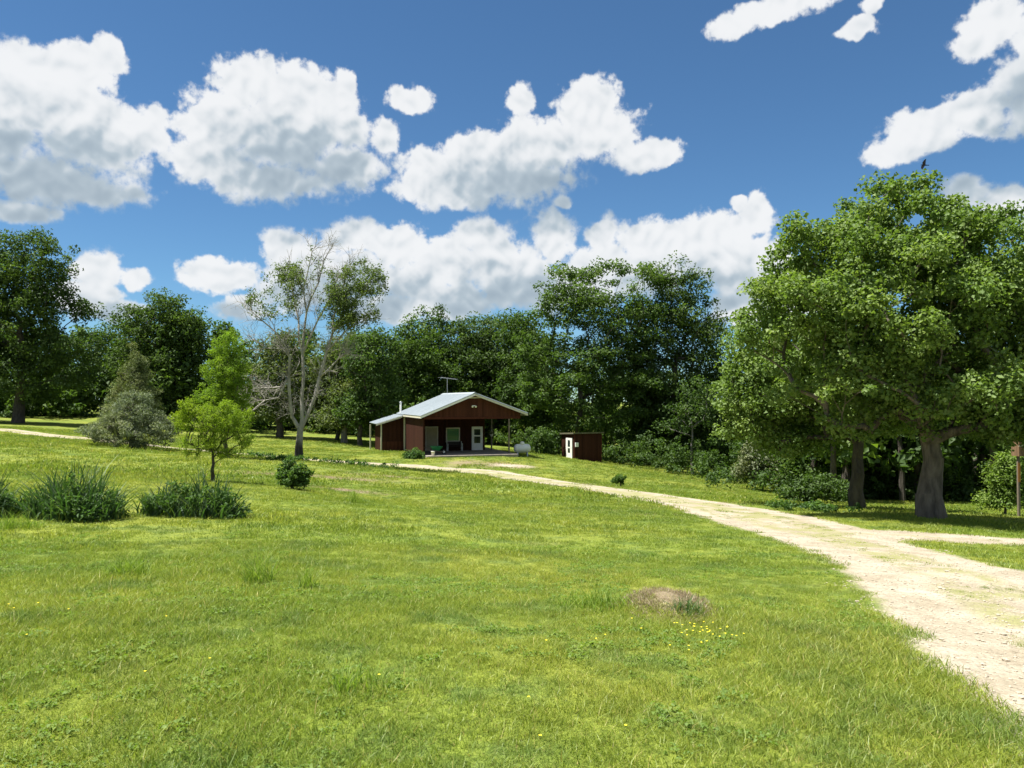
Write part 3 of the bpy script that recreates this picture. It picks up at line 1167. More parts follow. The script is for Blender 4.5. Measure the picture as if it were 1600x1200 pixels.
# --- two maples beside the track
b = on_ground(1456, 812, 26)
lob = px_lobes(b, 26, [(1405, 365, 120, 75), (1500, 405, 110, 75), (1290, 410, 105, 75), (1255, 500, 100, 85), (1400, 480, 160, 110), (1540, 500, 130, 110), (1620, 455, 100, 85),
                       (1640, 560, 120, 90), (1480, 590, 120, 70), (1330, 600, 120, 70), (1405, 322, 30, 28), (1475, 352, 48, 26), (1570, 630, 90, 50), (1545, 670, 60, 25), (1370, 655, 60, 26), (1450, 620, 60, 40, -2.5), (1240, 400, 55, 45), (1200, 480, 50, 60)], 1.25, -0.3)
make_tree('maple_tree', 'broad leafy maple with thick forked trunk beside the gravel track', 'tree', b, lob, 680, 0.58, 215, 0.125, L_MAPLE, B_MAPLE, 0.38, 3.9, 11,
          mind=0.46, trunk_n=7, lean=(-0.12, 0.1), aspect=0.85, min_h=2.3, climb=1.9, r_tip=0.011, shell=0.33, leaf_shell=.55,
          forks=[(-1.25, -0.7, 4.3), (-1.7, -0.9, 5.3), (0.8, -0.3, 5.0), (0.4, 0.8, 5.4)])
b = on_ground(1341, 797, 32)
lob = px_lobes(b, 32, [(1210, 620, 75, 65), (1260, 560, 90, 70), (1330, 600, 110, 70), (1190, 580, 45, 50), (1290, 660, 80, 35), (1400, 620, 80, 60), (1180, 660, 45, 35), (1240, 690, 60, 25)], 0.9, 1.0)
make_tree('maple_tree', 'smaller shaded maple with slim dark trunk behind the thick forked maple', 'tree', b, lob, 270, 0.74, 170, 0.15, L_MAPLE, B_DARK, 0.27, 4.2, 23,
          mind=0.55, aspect=0.75, min_h=2.2, shell=.36)

# --- tall trees by the shed
b = on_ground(905, 712, 82)
lob = px_lobes(b, 82, [(915, 425, 70, 18), (980, 420, 45, 16), (870, 455, 50, 18), (940, 465, 85, 22), (880, 500, 70, 20), (970, 500, 70, 24), (850, 545, 60, 24), (930, 545, 90, 28), (890, 590, 90, 30),
                       (960, 600, 80, 30), (860, 630, 60, 25), (930, 650, 80, 25), (1020, 430, 30, 14), (900, 480, 70, 30), (960, 545, 80, 40), (850, 590, 50, 40)], 0.8)
make_tree('locust_tree', 'tall open-topped tree with flat leafy tiers behind the shed', 'tree', b, lob, 300, 1.3, 130, 0.32, L_LOCUST, B_DARK, 0.34, 11, 31, mind=0.95, flat=0.58, up=0.6, min_h=3.5, shell=.5)
b = on_ground(1055, 735, 84)
lob = px_lobes(b, 84, [(1050, 450, 42, 42), (1090, 450, 38, 38), (1040, 510, 70, 50), (1095, 520, 50, 60), (1120, 520, 32, 30), (1060, 590, 85, 50), (1000, 570, 50, 50), (1110, 600, 45, 40), (1050, 650, 80, 40), (1010, 500, 30, 40)], 0.85)
make_tree('oak_tree', 'tall dark round-topped oak standing at the edge of the woods near the shed', 'tree', b, lob, 300, 1.3, 150, 0.32, L_OAK, B_DARK, 0.42, 12, 37, mind=0.95, min_h=3.5)
b = on_ground(1082, 738, 72)
lob = px_lobes(b, 72, [(1080, 640, 40, 22), (1095, 610, 30, 25), (1060, 665, 32, 16)], 0.9)
make_tree('young_tree', 'slim young tree with a pale trunk at the dark edge of the woods', 'tree', b, lob, 40, 0.9, 55, 0.26, L_WOOD, B_GREY, 0.12, 5.2, 41, mind=.7, min_h=3)

# --- trees behind the cabin, left to right
spec = [
    ('oak_tree', 'bright green broad tree behind the cabin, just past its metal lean-to roof', 645, 690, 92, [(650, 560, 50, 45), (620, 590, 45, 40), (690, 600, 45, 40), (650, 630, 60, 30), (640, 520, 22, 20)], L_LOCUST, 51),
    ('oak_tree', 'tree with a small pointed top rising behind the cabin antenna', 690, 690, 96, [(680, 505, 30, 26), (690, 540, 55, 35), (730, 570, 55, 45), (690, 610, 60, 35)], L_WOOD, 53),
    ('oak_tree', 'dark rounded tree behind the cabin gable', 770, 695, 95, [(760, 520, 55, 30), (800, 545, 50, 40), (750, 570, 60, 45), (790, 610, 60, 40), (735, 515, 30, 22)], L_OAK, 57),
    ('oak_tree', 'dark leafy tree between the cabin and the tall open-topped tree', 838, 700, 90, [(835, 560, 40, 40), (830, 610, 50, 40), (850, 650, 40, 30), (812, 520, 35, 28)], L_WOOD, 59),
]
for (nm, lb, px, py, Y, it, lm, sdd) in spec:
    b = on_ground(px, py, Y)
    make_tree(nm, lb, 'tree', b, px_lobes(b, Y, it, 0.9), 160, 1.4, 130, 0.35, lm, B_DARK, 0.32, 7, sdd, mind=1.0, min_h=2.5)

# --- olive and grey trees between the pale tree and the cabin
for (nm, lb, px, py, Y, it, lm, bk, rb, n, sdd) in [
    ('oak_tree', 'olive green tree with a dark trunk behind the half-bare pale tree', 437, 684, 82, [(440, 580, 48, 36), (420, 620, 45, 28), (470, 610, 45, 35), (440, 545, 35, 25), (425, 645, 38, 14)], L_OLIVE, B_DARK, .34, 110, 61),
    ('oak_tree', 'dull green tree with a thin dark trunk, left of the pair beside the cabin', 526, 688, 82, [(535, 570, 45, 40), (510, 610, 40, 35), (555, 545, 35, 28), (540, 635, 40, 22)], L_OLIVE, B_DARK, .2, 95, 63),
    ('oak_tree', 'short tree with a pale grey trunk growing near the cabin lean-to', 538, 691, 79, [(545, 625, 35, 28), (560, 645, 38, 22), (530, 650, 28, 18)], L_OLIVE, B_GREY, .3, 60, 65),
    ('oak_tree', 'green tree with a dark trunk closest to the cabin lean-to', 563, 694, 77, [(580, 560, 40, 45), (590, 610, 40, 40), (565, 640, 35, 25), (600, 545, 30, 25)], L_WOOD, B_DARK, .22, 95, 67),
]:
    b = on_ground(px, py, Y)
    make_tree(nm, lb, 'tree', b, px_lobes(b, Y, it, 0.9), int(n * 1.2), 1.25, 115, 0.30, lm, bk, rb, 5, sdd, mind=.85, min_h=2.2)

# --- far left
b = on_ground(28, 661, 80)
lob = px_lobes(b, 80, [(60, 392, 44, 32), (30, 420, 70, 48), (90, 470, 45, 40), (85, 420, 30, 30), (40, 470, 75, 45), (-20, 450, 60, 60), (10, 530, 95, 50), (130, 490, 16, 20), (110, 540, 40, 35), (140, 560, 32, 30), (-50, 560, 90, 60), (60, 590, 80, 35), (20, 380, 20, 22), (110, 400, 10, 16)], 0.85)
make_tree('oak_tree', 'tallest dark oak in the field at the far left', 'tree', b, lob, 430, 1.2, 140, 0.30, L_OAK, B_DARK, 0.48, 11, 71, mind=.9, min_h=3.6)
b = on_ground(252, 668, 86)
lob = px_lobes(b, 86, [(255, 480, 38, 25), (215, 500, 38, 22), (280, 510, 40, 32), (245, 530, 60, 35), (300, 545, 28, 28), (250, 580, 70, 40), (200, 560, 35, 30), (260, 625, 65, 30)], 0.9)
make_tree('oak_tree', 'round dark oak behind the grey juniper', 'tree', b, lob, 220, 1.3, 130, 0.32, L_OAK, B_DARK, 0.38, 8, 73, mind=.95, min_h=3)
b = on_ground(160, 650, 104)
lob = px_lobes(b, 104, [(150, 550, 50, 30), (170, 590, 60, 35), (120, 600, 50, 30), (195, 530, 30, 25)], 0.9)
make_tree('oak_tree', 'shadowy tree filling the gap between the two far dark oaks', 'tree', b, lob, 130, 1.7, 120, 0.40, L_WOOD, B_DARK, 0.3, 6, 75, mind=1.2, min_h=2.5)

# --- juniper, cedar behind it
b = on_ground(208, 698, 45)
lob = px_lobes(b, 45, [(205, 670, 68, 26), (175, 678, 38, 18), (240, 680, 36, 18), (205, 650, 44, 20), (205, 630, 30, 18), (150, 676, 16, 12), (185, 640, 22, 14), (228, 642, 22, 14)], 0.9)
make_tree('juniper', 'wide grey-green juniper sprawling on the lawn', 'juniper', b, lob, 210, 0.42, 130, 0.16, L_JUNIPER, B_DARK, 0.14, 2.6, 81, mind=.25, aspect=0.22, flat=0.55, up=0.3, min_h=.15, climb=.3, shell=.35)
b = on_ground(215, 690, 50)
lob = px_lobes(b, 50, [(208, 592, 26, 22), (210, 568, 15, 20), (208, 620, 40, 24), (206, 645, 48, 24), (210, 550, 7, 14)], 0.9)
make_tree('cedar_tree', 'brownish olive cedar with a pointed top rising behind the grey juniper', 'cedar', b, lob, 210, 0.42, 130, 0.16, L_CEDAR, B_DARK, 0.13, 5.0, 83, mind=.28, aspect=0.22, min_h=.5, climb=.3)

# --- two bright young cypresses
b = on_ground(333, 756, 25)
lob = px_lobes(b, 25, [(332, 655, 34, 26), (298, 638, 22, 16), (285, 662, 20, 14), (365, 660, 28, 24), (318, 690, 34, 16), (352, 636, 20, 14), (278, 628, 8, 7), (380, 688, 18, 16), (300, 706, 16, 10),
                       (355, 708, 24, 12), (272, 650, 10, 10), (390, 650, 10, 12), (330, 622, 12, 8)], 0.95)
make_tree('cypress_tree', 'small feathery yellow-green tree with a thin trunk among the strappy plants', 'tree', b, lob, 360, 0.15, 50, 0.085, L_CYPRESS, B_DARK, 0.06, 1.2, 91, mind=.12, aspect=0.2, flat=0.9, up=0.15, droop=0.2, min_h=.35, climb=1.2, r_tip=.004, leaf_shell=.7, shell=.6)
b = on_ground(356, 700, 42)
lob = px_lobes(b, 42, [(355, 545, 26, 28), (355, 580, 40, 30), (352, 620, 44, 34), (355, 655, 36, 28), (356, 525, 14, 16)], 0.95)
make_tree('cypress_tree', 'taller feathery bright green tree behind the small yellow-green one', 'tree', b, lob, 420, 0.28, 85, 0.13, L_CYPRESS2, B_DARK, 0.10, 5.4, 93, mind=.2, leaf_shell=.7, shell=.55, aspect=0.24, flat=0.8, up=0.3, min_h=.8, climb=.4, r_tip=.005)

# --- the half-bare pale tree


def pale_tree():
    Y = 45
    base = on_ground(467, 722, Y)
    root = empty('half_bare_tree', base)
    tag(root, 'half-bare tree with pale grey bark and thin leaves beside the track', 'tree')

    def q(px, py, dy=0.0):
        v = P(px, py, Y)
        return np.array((v.x - base.x, dy, v.z - base.z))
    limbs = [
        [(467, 724), (467, 700), (469, 672), (472, 660)],
        [(472, 660), (472, 625), (472, 590), (471, 555), (472, 520), (474, 485), (470, 450), (478, 415), (482, 390)],      # centre
        [(470, 672), (480, 650), (490, 622), (497, 588), (508, 548), (516, 520), (530, 490), (552, 465), (570, 440)],       # right
        [(468, 668), (458, 650), (455, 620), (453, 590), (456, 558), (450, 540), (436, 520), (420, 505), (402, 490)],       # left
        [(472, 560), (466, 530), (464, 500), (455, 470), (448, 440), (440, 425)],
        [(474, 485), (484, 465), (494, 440), (500, 405), (508, 385)],
        [(516, 520), (520, 495), (532, 470), (540, 445), (546, 425)],
        [(453, 592), (440, 606), (424, 606), (402, 606), (385, 616)],
        [(456, 600), (438, 622), (420, 626), (405, 640)],
        [(508, 548), (525, 535), (545, 515), (565, 505)],
        [(497, 588), (512, 580), (528, 560), (540, 552)],
        [(456, 558), (444, 545), (424, 545), (410, 535)],
        [(471, 555), (484, 530), (498, 500), (512, 470), (522, 445)],
    ]
    r = np.random.default_rng(5)
    nodes, parent, rad0 = [], [], []
    for li, lm in enumerate(limbs):
        off = 0.0 if li == 0 else r.uniform(-1.3, 1.3)
        prev = -1
        for k, (px, py) in enumerate(lm):
            f = k / (len(lm) - 1)
            p = q(px, py, off * f if li > 0 else 0)
            if li > 0 and k == 0:
                d = [np.linalg.norm((n - p)[[0, 2]]) for n in nodes]
                prev = int(np.argmin(d))
                continue
            nodes.append(p + (r.normal(0, .03, 3) if li else 0))
            parent.append(prev)
            prev = len(nodes) - 1
    # twigs
    tips = []
    main = len(nodes)
    for i in range(8, main):
        for _ in range(r.integers(3, 7)):
            d = nodes[i] - nodes[parent[i]]
            d = d / np.linalg.norm(d) + r.normal(0, .75, 3) + np.array([0, 0, .35])
            d /= np.linalg.norm(d)
            ln = r.uniform(.4, 1.15)
            prev = i
            p = nodes[i]
            for s in range(3):
                d2 = d + r.normal(0, .25, 3) + np.array([0, 0, .12])
                p = p + d2 / np.linalg.norm(d2) * ln / 3
                nodes.append(p)
                parent.append(prev)
                prev = len(nodes) - 1
                for _k in range(2):
                    e = d2 + r.normal(0, .8, 3)
                    e /= np.linalg.norm(e)
                    nodes.append(p + e * r.uniform(.25, .6))
                    parent.append(prev)
                    tips.append(len(nodes) - 1)
                    for _m in range(2):
                        e2 = e + r.normal(0, .7, 3)
                        nodes.append(nodes[tips[-1 - _m]] + e2 / np.linalg.norm(e2) * r.uniform(.15, .4))
                        parent.append(tips[-1 - _m])
                        tips.append(len(nodes) - 1)
            tips.append(prev)
    arr, par = np.array(nodes), np.array(parent)
    link('trunk', branch_mesh('trunk', arr, par, tips, 0.0062, 0.24, B_PALE, 4, flare=1.25, limb=0.66), root)
    # leaves only on the upper left and the right side
    tp = arr[tips]
    zz = tp[:, 2]

    def near(px, py, rx, ry):
        c = q(px, py)
        k = Y / F
        return np.clip(1 - ((tp[:, 0] - c[0]) / (rx * k)) ** 2 - ((zz - c[2]) / (ry * k)) ** 2, 0, 1)
    dens = np.maximum.reduce([near(575, 455, 42, 50) * 1.3, near(545, 480, 45, 40), near(438, 440, 40, 42) * .75, near(425, 470, 40, 30) * .7, near(470, 420, 40, 45) * .12, near(520, 470, 30, 50) * .4])
    sel = r.uniform(0, 1, len(tp)) < dens * 1.6
    if sel.sum() < 10:
        sel[:20] = True
    extra = []
    for (px, py, rx, ry, n) in [(575, 450, 24, 30, 34), (555, 480, 30, 24, 26), (590, 460, 10, 18, 8), (438, 432, 24, 20, 20), (420, 460, 18, 14, 10), (540, 500, 22, 14, 10)]:
        for _ in range(n):
            a, s = r.uniform(0, 6.28), math.sqrt(r.uniform(0, 1))
            extra.append(q(px + rx * s * math.cos(a), py + ry * s * math.sin(a), r.uniform(-1.2, 1.2)))
    pts = np.vstack([tp[sel], np.array(extra)])
    link('crown', leaves_mesh('crown', pts, r.uniform(.18, .45, len(pts)), 13, 0.13, L_BIRCH, 77, flat=.9), root)


pale_tree()

# --- pale shrubs and bushes at the edge of the woods
for (nm, lb, cat, px, py, Y, it, lm, n, cr, lf, sdd) in [
    ('shrub', 'pale drooping shrub at the edge of the woods right of the shed', 'shrub', 1180, 757, 56, [(1180, 715, 24, 18), (1170, 735, 26, 16), (1195, 740, 22, 16), (1178, 700, 10, 10)], L_GREY, 60, .55, .22, 101),
    ('shrub', 'light green round-leaved bush beside the wooden box on a post', 'shrub', 1570, 798, 31, [(1575, 745, 28, 32), (1590, 770, 26, 24), (1555, 775, 22, 18), (1580, 720, 18, 16)], L_LIGHT, 95, .38, .13, 103),
    ('shrub', 'dark bush behind the white propane tank', 'shrub', 850, 710, 74, [(852, 690, 20, 20), (842, 700, 14, 12), (862, 702, 10, 10)], L_WOOD, 50, .55, .24, 105),
    ('shrub', 'dark green shrub in front of the cabin wall near the wheelbarrow', 'shrub', 648, 724, 60, [(646, 712, 16, 10), (640, 714, 10, 8), (656, 715, 8, 7)], L_BUSH, 60, .26, .14, 107),
    ('shrub', 'low round dark green bush on the lawn in front of the half-bare tree', 'shrub', 457, 764, 24, [(458, 742, 24, 17), (445, 740, 14, 12), (470, 748, 14, 12), (452, 725, 10, 8)], L_BUSH, 110, .15, .085, 109),
    ('shrub', 'small weedy bush on the grass between the track and the shed', 'shrub', 970, 757, 46, [(970, 748, 9, 7), (963, 751, 6, 5)], L_BUSH, 26, .16, .12, 111),
    ('shrub', 'low leafy bush under the slim dark maple', 'shrub', 1270, 792, 40, [(1280, 760, 40, 16), (1250, 775, 26, 12), (1310, 770, 26, 12)], L_WOOD, 70, .45, .18, 113),
]:
    b = on_ground(px, py, Y)
    make_tree(nm, lb, cat, b, px_lobes(b, Y, it, 0.9), n, cr, 60, lf, lm, B_DARK, 0.05, 0.5, sdd, mind=cr * .55, trunk_n=3, min_h=0.0, climb=.3, r_tip=.006)

# --- the mass of the woods behind


def woods():
    r = np.random.default_rng(201)
    cs, rs = [], []
    tx = []
    for k in range(150):
        th = R(r.uniform(-50, 52))
        d = r.uniform(92, 135)
        if th > R(8):
            d = r.uniform(84, 115) if th < R(20) else r.uniform(58, 95)
        if th < R(-24):
            d = r.uniform(112, 150)
        x, y = d * math.sin(th), d * math.cos(th)
        z0 = gz(x, y)
        H = r.uniform(9, 14) * (0.55 + d / 220)
        if R(8) < th:
            H *= 0.86
        if R(-4) < th < R(4):
            H *= .9
        if R(12) < th < R(17):
            H *= .72
        tx.append((x, y, z0, H))
        for j in range(26):
            a, f = r.uniform(0, 6.28), r.uniform(0.05, 1)
            rr = (0.9 - 0.55 * f) * 4.2 * r.uniform(.3, 1)
            cs.append((x + rr * math.cos(a), y + rr * math.sin(a), z0 + f * H * .95))
            rs.append(r.uniform(1.1, 2.0))
    for k in range(34):  # extra trees added out of sight behind the maples to shade the wood edge
        px, d = r.uniform(1270, 1800), r.uniform(44, 58)
        v = P(px, 780, d)
        z0 = gz(v.x, v.y)
        H = r.uniform(8, 10.5)
        tx.append((v.x, v.y, z0, H))
        for j in range(20):
            a, f = r.uniform(0, 6.28), r.uniform(0.3, 1)
            rr = (1.0 - 0.5 * f) * 3.4 * r.uniform(.2, 1)
            cs.append((v.x + rr * math.cos(a), v.y + rr * math.sin(a), z0 + f * H))
            rs.append(r.uniform(.9, 1.5))
    us, ur = [], []
    for (px, py, Y) in [(840, 712, 80), (900, 715, 79), (960, 728, 78), (1020, 740, 72), (1100, 752, 66), (1200, 768, 58), (1300, 784, 50), (1400, 790, 46), (1500, 793, 44), (1600, 794, 44), (1700, 795, 44)]:
        g0 = P(px, py, Y)
        for j in range(60):
            x, y = g0.x + r.normal(0, 2.6), g0.y + abs(r.normal(0, 2.5)) + 3.6
            us.append((x, y, gz(x, y) + abs(r.normal(0, 1.3)) + .2))
            ur.append(r.uniform(.3, .9))
    tag(link('undergrowth', leaves_mesh('undergrowth', np.array(us), np.array(ur), 75, 0.24, L_WOOD, 303, flat=.8)), 'low tangled undergrowth along the shady edge of the woods', 'undergrowth', kind='stuff')
    for k in range(280):
        th = R(r.uniform(-50, -2))
        d = r.uniform(108, 122) if th < R(-20) else r.uniform(96, 106)
        x, y = d * math.sin(th), d * math.cos(th)
        for j in range(4):
            cs.append((x + r.normal(0, 1.2), y + r.normal(0, 1.2), gz(x, y) + r.uniform(.3, 4.2)))
            rs.append(r.uniform(.8, 1.5))
    cs, rs = np.array(cs), np.array(rs)
    me = leaves_mesh('woods', cs, rs, 26 + 20 * rs, 0.55, L_WOOD, 301, flat=.8, tint_by_clump=.6)
    o = link('woods', me)
    tag(o, 'dense mass of dark green woodland behind the separate trees', 'woods', kind='stuff')
    mb = MB()
    for (x, y, z0, H) in tx:
        mb.tube([(x, y, z0 - .3), (x + r.normal(0, .2), y, z0 + H * .4), (x + r.normal(0, .5), y, z0 + H * .8)], [.2, .15, .04], 6)
    o = mb.build('woods_trunks', B_DARK, o)
    o['kind'] = 'stuff'


woods()

# ------------------------------------------------------------------ strappy plants and tufts


def strap_clump(name, label, cat, px, py, Y, rx, ry, n, h0, h1, w, mat, seed, lean=.55, group=None, leafy=False):
    base = on_ground(px, py, Y)
    v, f, t = blades(n, 1.0, h0, h1, w, lean, seed, segs=4)
    # the footprint is an ellipse on the ground; blades keep their height
    nv = 9
    vv = v.reshape(n, nv, 3)
    foot = vv[:, :2].mean(1)
    d = np.hypot(foot[:, 0], foot[:, 1])
    new = np.stack([foot[:, 0] * rx, foot[:, 1] * ry], 1)
    vv[:, :, 0] += (new[:, 0] - foot[:, 0])[:, None]
    vv[:, :, 1] += (new[:, 1] - foot[:, 1])[:, None]
    vv[:, :, 2] *= ((1.12 - 0.70 * d ** 2) * (0.75 + 0.5 * vnoise(new[:, 0] * 4 + seed, new[:, 1] * 4, 8)))[:, None]
    zz = ground(new[:, 0] + base.x, new[:, 1] + base.y) - base.z
    vv[:, :, 2] += zz[:, None]
    me = mesh_np('blades', vv.reshape(-1, 3), f, mat, {'tint': t})
    if not leafy:
        o = link(name, me, loc=base)
        return tag(o, label, cat, group)
    o = tag(empty(name, base), label, cat, group)
    link('blades', me, o)
    r = np.random.default_rng(seed + 1)
    m = int(75 * rx)
    a, q = r.uniform(0, 6.283, m), np.sqrt(r.uniform(0, 1, m))
    cx, cy = rx * 1.05 * q * np.cos(a), ry * 1.1 * q * np.sin(a)
    cz = ground(cx + base.x, cy + base.y) - base.z + r.uniform(.05, .62, m) * h1 * (1.05 - .7 * q ** 2)
    link('weeds', leaves_mesh('weeds', np.stack([cx, cy, cz], 1), r.uniform(.10, .22, m), 26, .085, L_BUSH, seed + 2, flat=.8, aspect=.45), o)['kind'] = 'stuff'
    return o


strap_clump('strappy_plant', 'tallest dark green clump of strap-leaved plants on the lawn', 'plant', 115, 800, 14.2, .85, .6, 760, .65, 1.32, .036, L_STRAP, 501, leafy=True)
strap_clump('strappy_plant', 'long low clump of strap-leaved plants under the small yellow-green tree', 'plant', 300, 797, 15.2, 1.05, .6, 720, .5, 1.08, .036, L_STRAP, 503, leafy=True)
strap_clump('strappy_plant', 'strap-leaved clump cut by the edge of the picture', 'plant', -12, 802, 14.0, .45, .5, 260, .5, 1.0, .034, L_STRAP, 505, leafy=True)
L_TUFT = leaf_mat('tuft_leaf', (0.110, 0.183, 0.024), (0.171, 0.256, 0.034), (0.244, 0.305, 0.061), trans=.42)
for k, (lb, px, py, Y, r_, n, h) in enumerate([
    ('bright tuft of long grass on the lawn in front of the tallest strappy clump', 200, 900, 8.6, .22, 170, .26),
    ('tall wispy tuft of seeding grass in the middle of the lawn', 405, 915, 8.2, .15, 110, .34),
    ('small tuft of broad bright grass blades beside the wispy seeding tuft', 478, 926, 8.0, .1, 60, .2),
    ('bright yellow-green tuft below the strap-leaved clump cut by the edge', 28, 822, 12.6, .3, 130, .32),
    ('spreading dark tuft of long grass left of the bare dry mound', 930, 975, 7.2, .3, 200, .22),
    ('small dark grass tuft at the foot of the dry mound', 1075, 1000, 6.75, .13, 110, .16),
    ('upright thin tuft on the lawn beyond the bright lawn, below the track', 555, 795, 21, .22, 90, .45),
    ('low coarse grass tuft close to the bottom of the lawn', 560, 1110, 4.3, .16, 110, .14),
]):
    strap_clump('grass_tuft', lb, 'grass tuft', px, py, Y, r_ * 1.2, r_ * 1.2, int(n * 1.6), h * .7, h * 1.6, .0085, L_TUFT if k != 5 else L_BUSH, 520 + k, .7)


def weeds():
    r = np.random.default_rng(61)
    cs, rs = [], []
    for (a, b, n) in [((475, 727, 43), (560, 735, 46), 22), ((560, 736, 45), (660, 744, 44), 7), ((430, 730, 42), (470, 730, 43), 24), ((380, 718, 47), (440, 722, 46), 16), ((1200, 792, 30), (1330, 800, 29), 34)]:
        A, B = P(*a), P(*b)
        for _ in range(n):
            f = r.uniform(0, 1)
            x, y = A.x + (B.x - A.x) * f + r.normal(0, .25), A.y + (B.y - A.y) * f + r.normal(0, .5)
            cs.append((x, y, gz(x, y) + r.uniform(.05, .28)))
            rs.append(r.uniform(.1, .4))
    me = leaves_mesh('weeds', np.array(cs), np.array(rs), 34, .13, L_BUSH, 63, flat=.6)
    tag(link('weeds', me), 'leafy weeds growing along the edge of the track', 'weeds', kind='stuff')


weeds()


def flowers():
    m = plain('yellow_petal', (0.75, 0.62, 0.03), .6)
    r = np.random.default_rng(91)
    bm = MB()
    V, Fc = [], []
    spots = [(P(1085, 1030, 5.9), .22, 24), (P(1120, 1040, 5.8), .12, 8), (P(60, 1005, 5.6), .5, 6), (P(880, 1160, 3.9), .3, 3), (P(330, 1130, 4.1), .4, 3), (P(1000, 1060, 5.3), .3, 8)]
    b = 0
    for (c, s, n) in spots:
        for _ in range(n):
            x, y = c.x + r.normal(0, s), c.y + r.normal(0, s * .7)
            z = gz(x, y) + r.uniform(.05, .10)
            k = 6
            t = np.arange(k) * 2 * np.pi / k
            ring = np.stack([x + .008 * np.cos(t), y + .008 * np.sin(t), np.full(k, z + .003)], 1)
            V.append(np.vstack([ring, [[x, y, z]]]))
            Fc.append(np.array([[b + i, b + (i + 1) % k, b + k] for i in range(k)]))
            b += k + 1
    o = link('wildflowers', mesh_np('wildflowers', np.vstack(V), np.vstack(Fc), m))
    tag(o, 'tiny yellow wildflowers dotted in the lawn', 'flowers', kind='stuff')


flowers()

# ------------------------------------------------------------------ cabin
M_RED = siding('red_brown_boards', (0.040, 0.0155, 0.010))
M_REDLIT = siding('lit_boards', (0.066, 0.024, 0.015), .18)  # lighter copy of the red-brown boards, lit look put into the colour
M_TRIM = plain('dark_red_trim', (0.07, 0.022, 0.014), .8, spec=.1)
M_WHITE = plain('white_paint', (0.78, 0.77, 0.73), .5, var=.06)
M_CREAM = plain('cream_paint', (0.55, 0.52, 0.42), .6, var=.08)
M_TAN = plain('beige_door', (0.34, 0.30, 0.20), .6, var=.1)
M_CONC = plain('concrete', (0.22, 0.195, 0.165), .9, var=.2)
M_METAL = plain('galvanised_metal', (0.37, 0.415, 0.44), .5, .45, var=.07, scale=1.2, streak=(1, 4, 1))
M_STEEL = plain('grey_steel', (0.38, 0.40, 0.41), .4, .7)
M_POST = plain('weathered_post', (0.16, 0.13, 0.10), .8)
M_GREEN = plain('green_enamel', (0.012, 0.16, 0.055), .4)
M_BLACK = plain('black_rubber', (0.015, 0.015, 0.016), .6)
M_TEAL = plain('green_blind', (0.05, 0.22, 0.13), .6)


def glass(name, col=(0.02, 0.03, 0.03)):
    m, nt, out = new_mat(name)
    b = nt.new('ShaderNodeBsdfPrincipled')
    b.inputs['Base Color'].default_value = (*col, 1)
    b.inputs['Roughness'].default_value = 0.06
    b.inputs['Specular IOR Level'].default_value = 0.6
    nt.l.new(b.outputs[0], out.inputs[0])
    return m


M_GLASS = glass('window_glass')
M_GREENGLASS = glass('green_pane', (0.035, 0.17, 0.095))


def roof_sheet(s0, h0, s1, h1, t0, t1, rib=0.45, thick=0.05):
    """one slope of ribbed metal: runs from (s0, h0) at the eave to (s1, h1); ribs run up the slope"""
    ts = []
    t = t0
    while t < t1 - .05:
        ts += [(t, 0), (t + .015, .035), (t + .045, .035), (t + .06, 0)]
        t += rib
    ts.append((t1, 0))
    bm = bmesh.new()
    n = Vector((-(h1 - h0), 0, (s1 - s0))).normalized()
    if n.z < 0:
        n = -n
    top0 = [bm.verts.new(Vector((s0, t, h0)) + n * d) for t, d in ts]
    top1 = [bm.verts.new(Vector((s1, t, h1)) + n * d) for t, d in ts]
    bot0 = [bm.verts.new(Vector((s0, t, h0)) - n * thick) for t, d in (ts[0], ts[-1])]
    bot1 = [bm.verts.new(Vector((s1, t, h1)) - n * thick) for t, d in (ts[0], ts[-1])]
    for i in range(len(ts) - 1):
        bm.faces.new([top0[i], top0[i + 1], top1[i + 1], top1[i]])
    bm.faces.new([bot0[0], bot1[0], bot1[1], bot0[1]])
    bm.faces.new(top0 + [bot0[1], bot0[0]])
    bm.faces.new(top1[::-1] + [bot1[0], bot1[1]])
    bm.faces.new([top0[0], top1[0], bot1[0], bot0[0]])
    bm.faces.new([top0[-1], bot0[1], bot1[1], top1[-1]])
    mb = MB()
    mb.bm.free()
    mb.bm = bm
    return mb


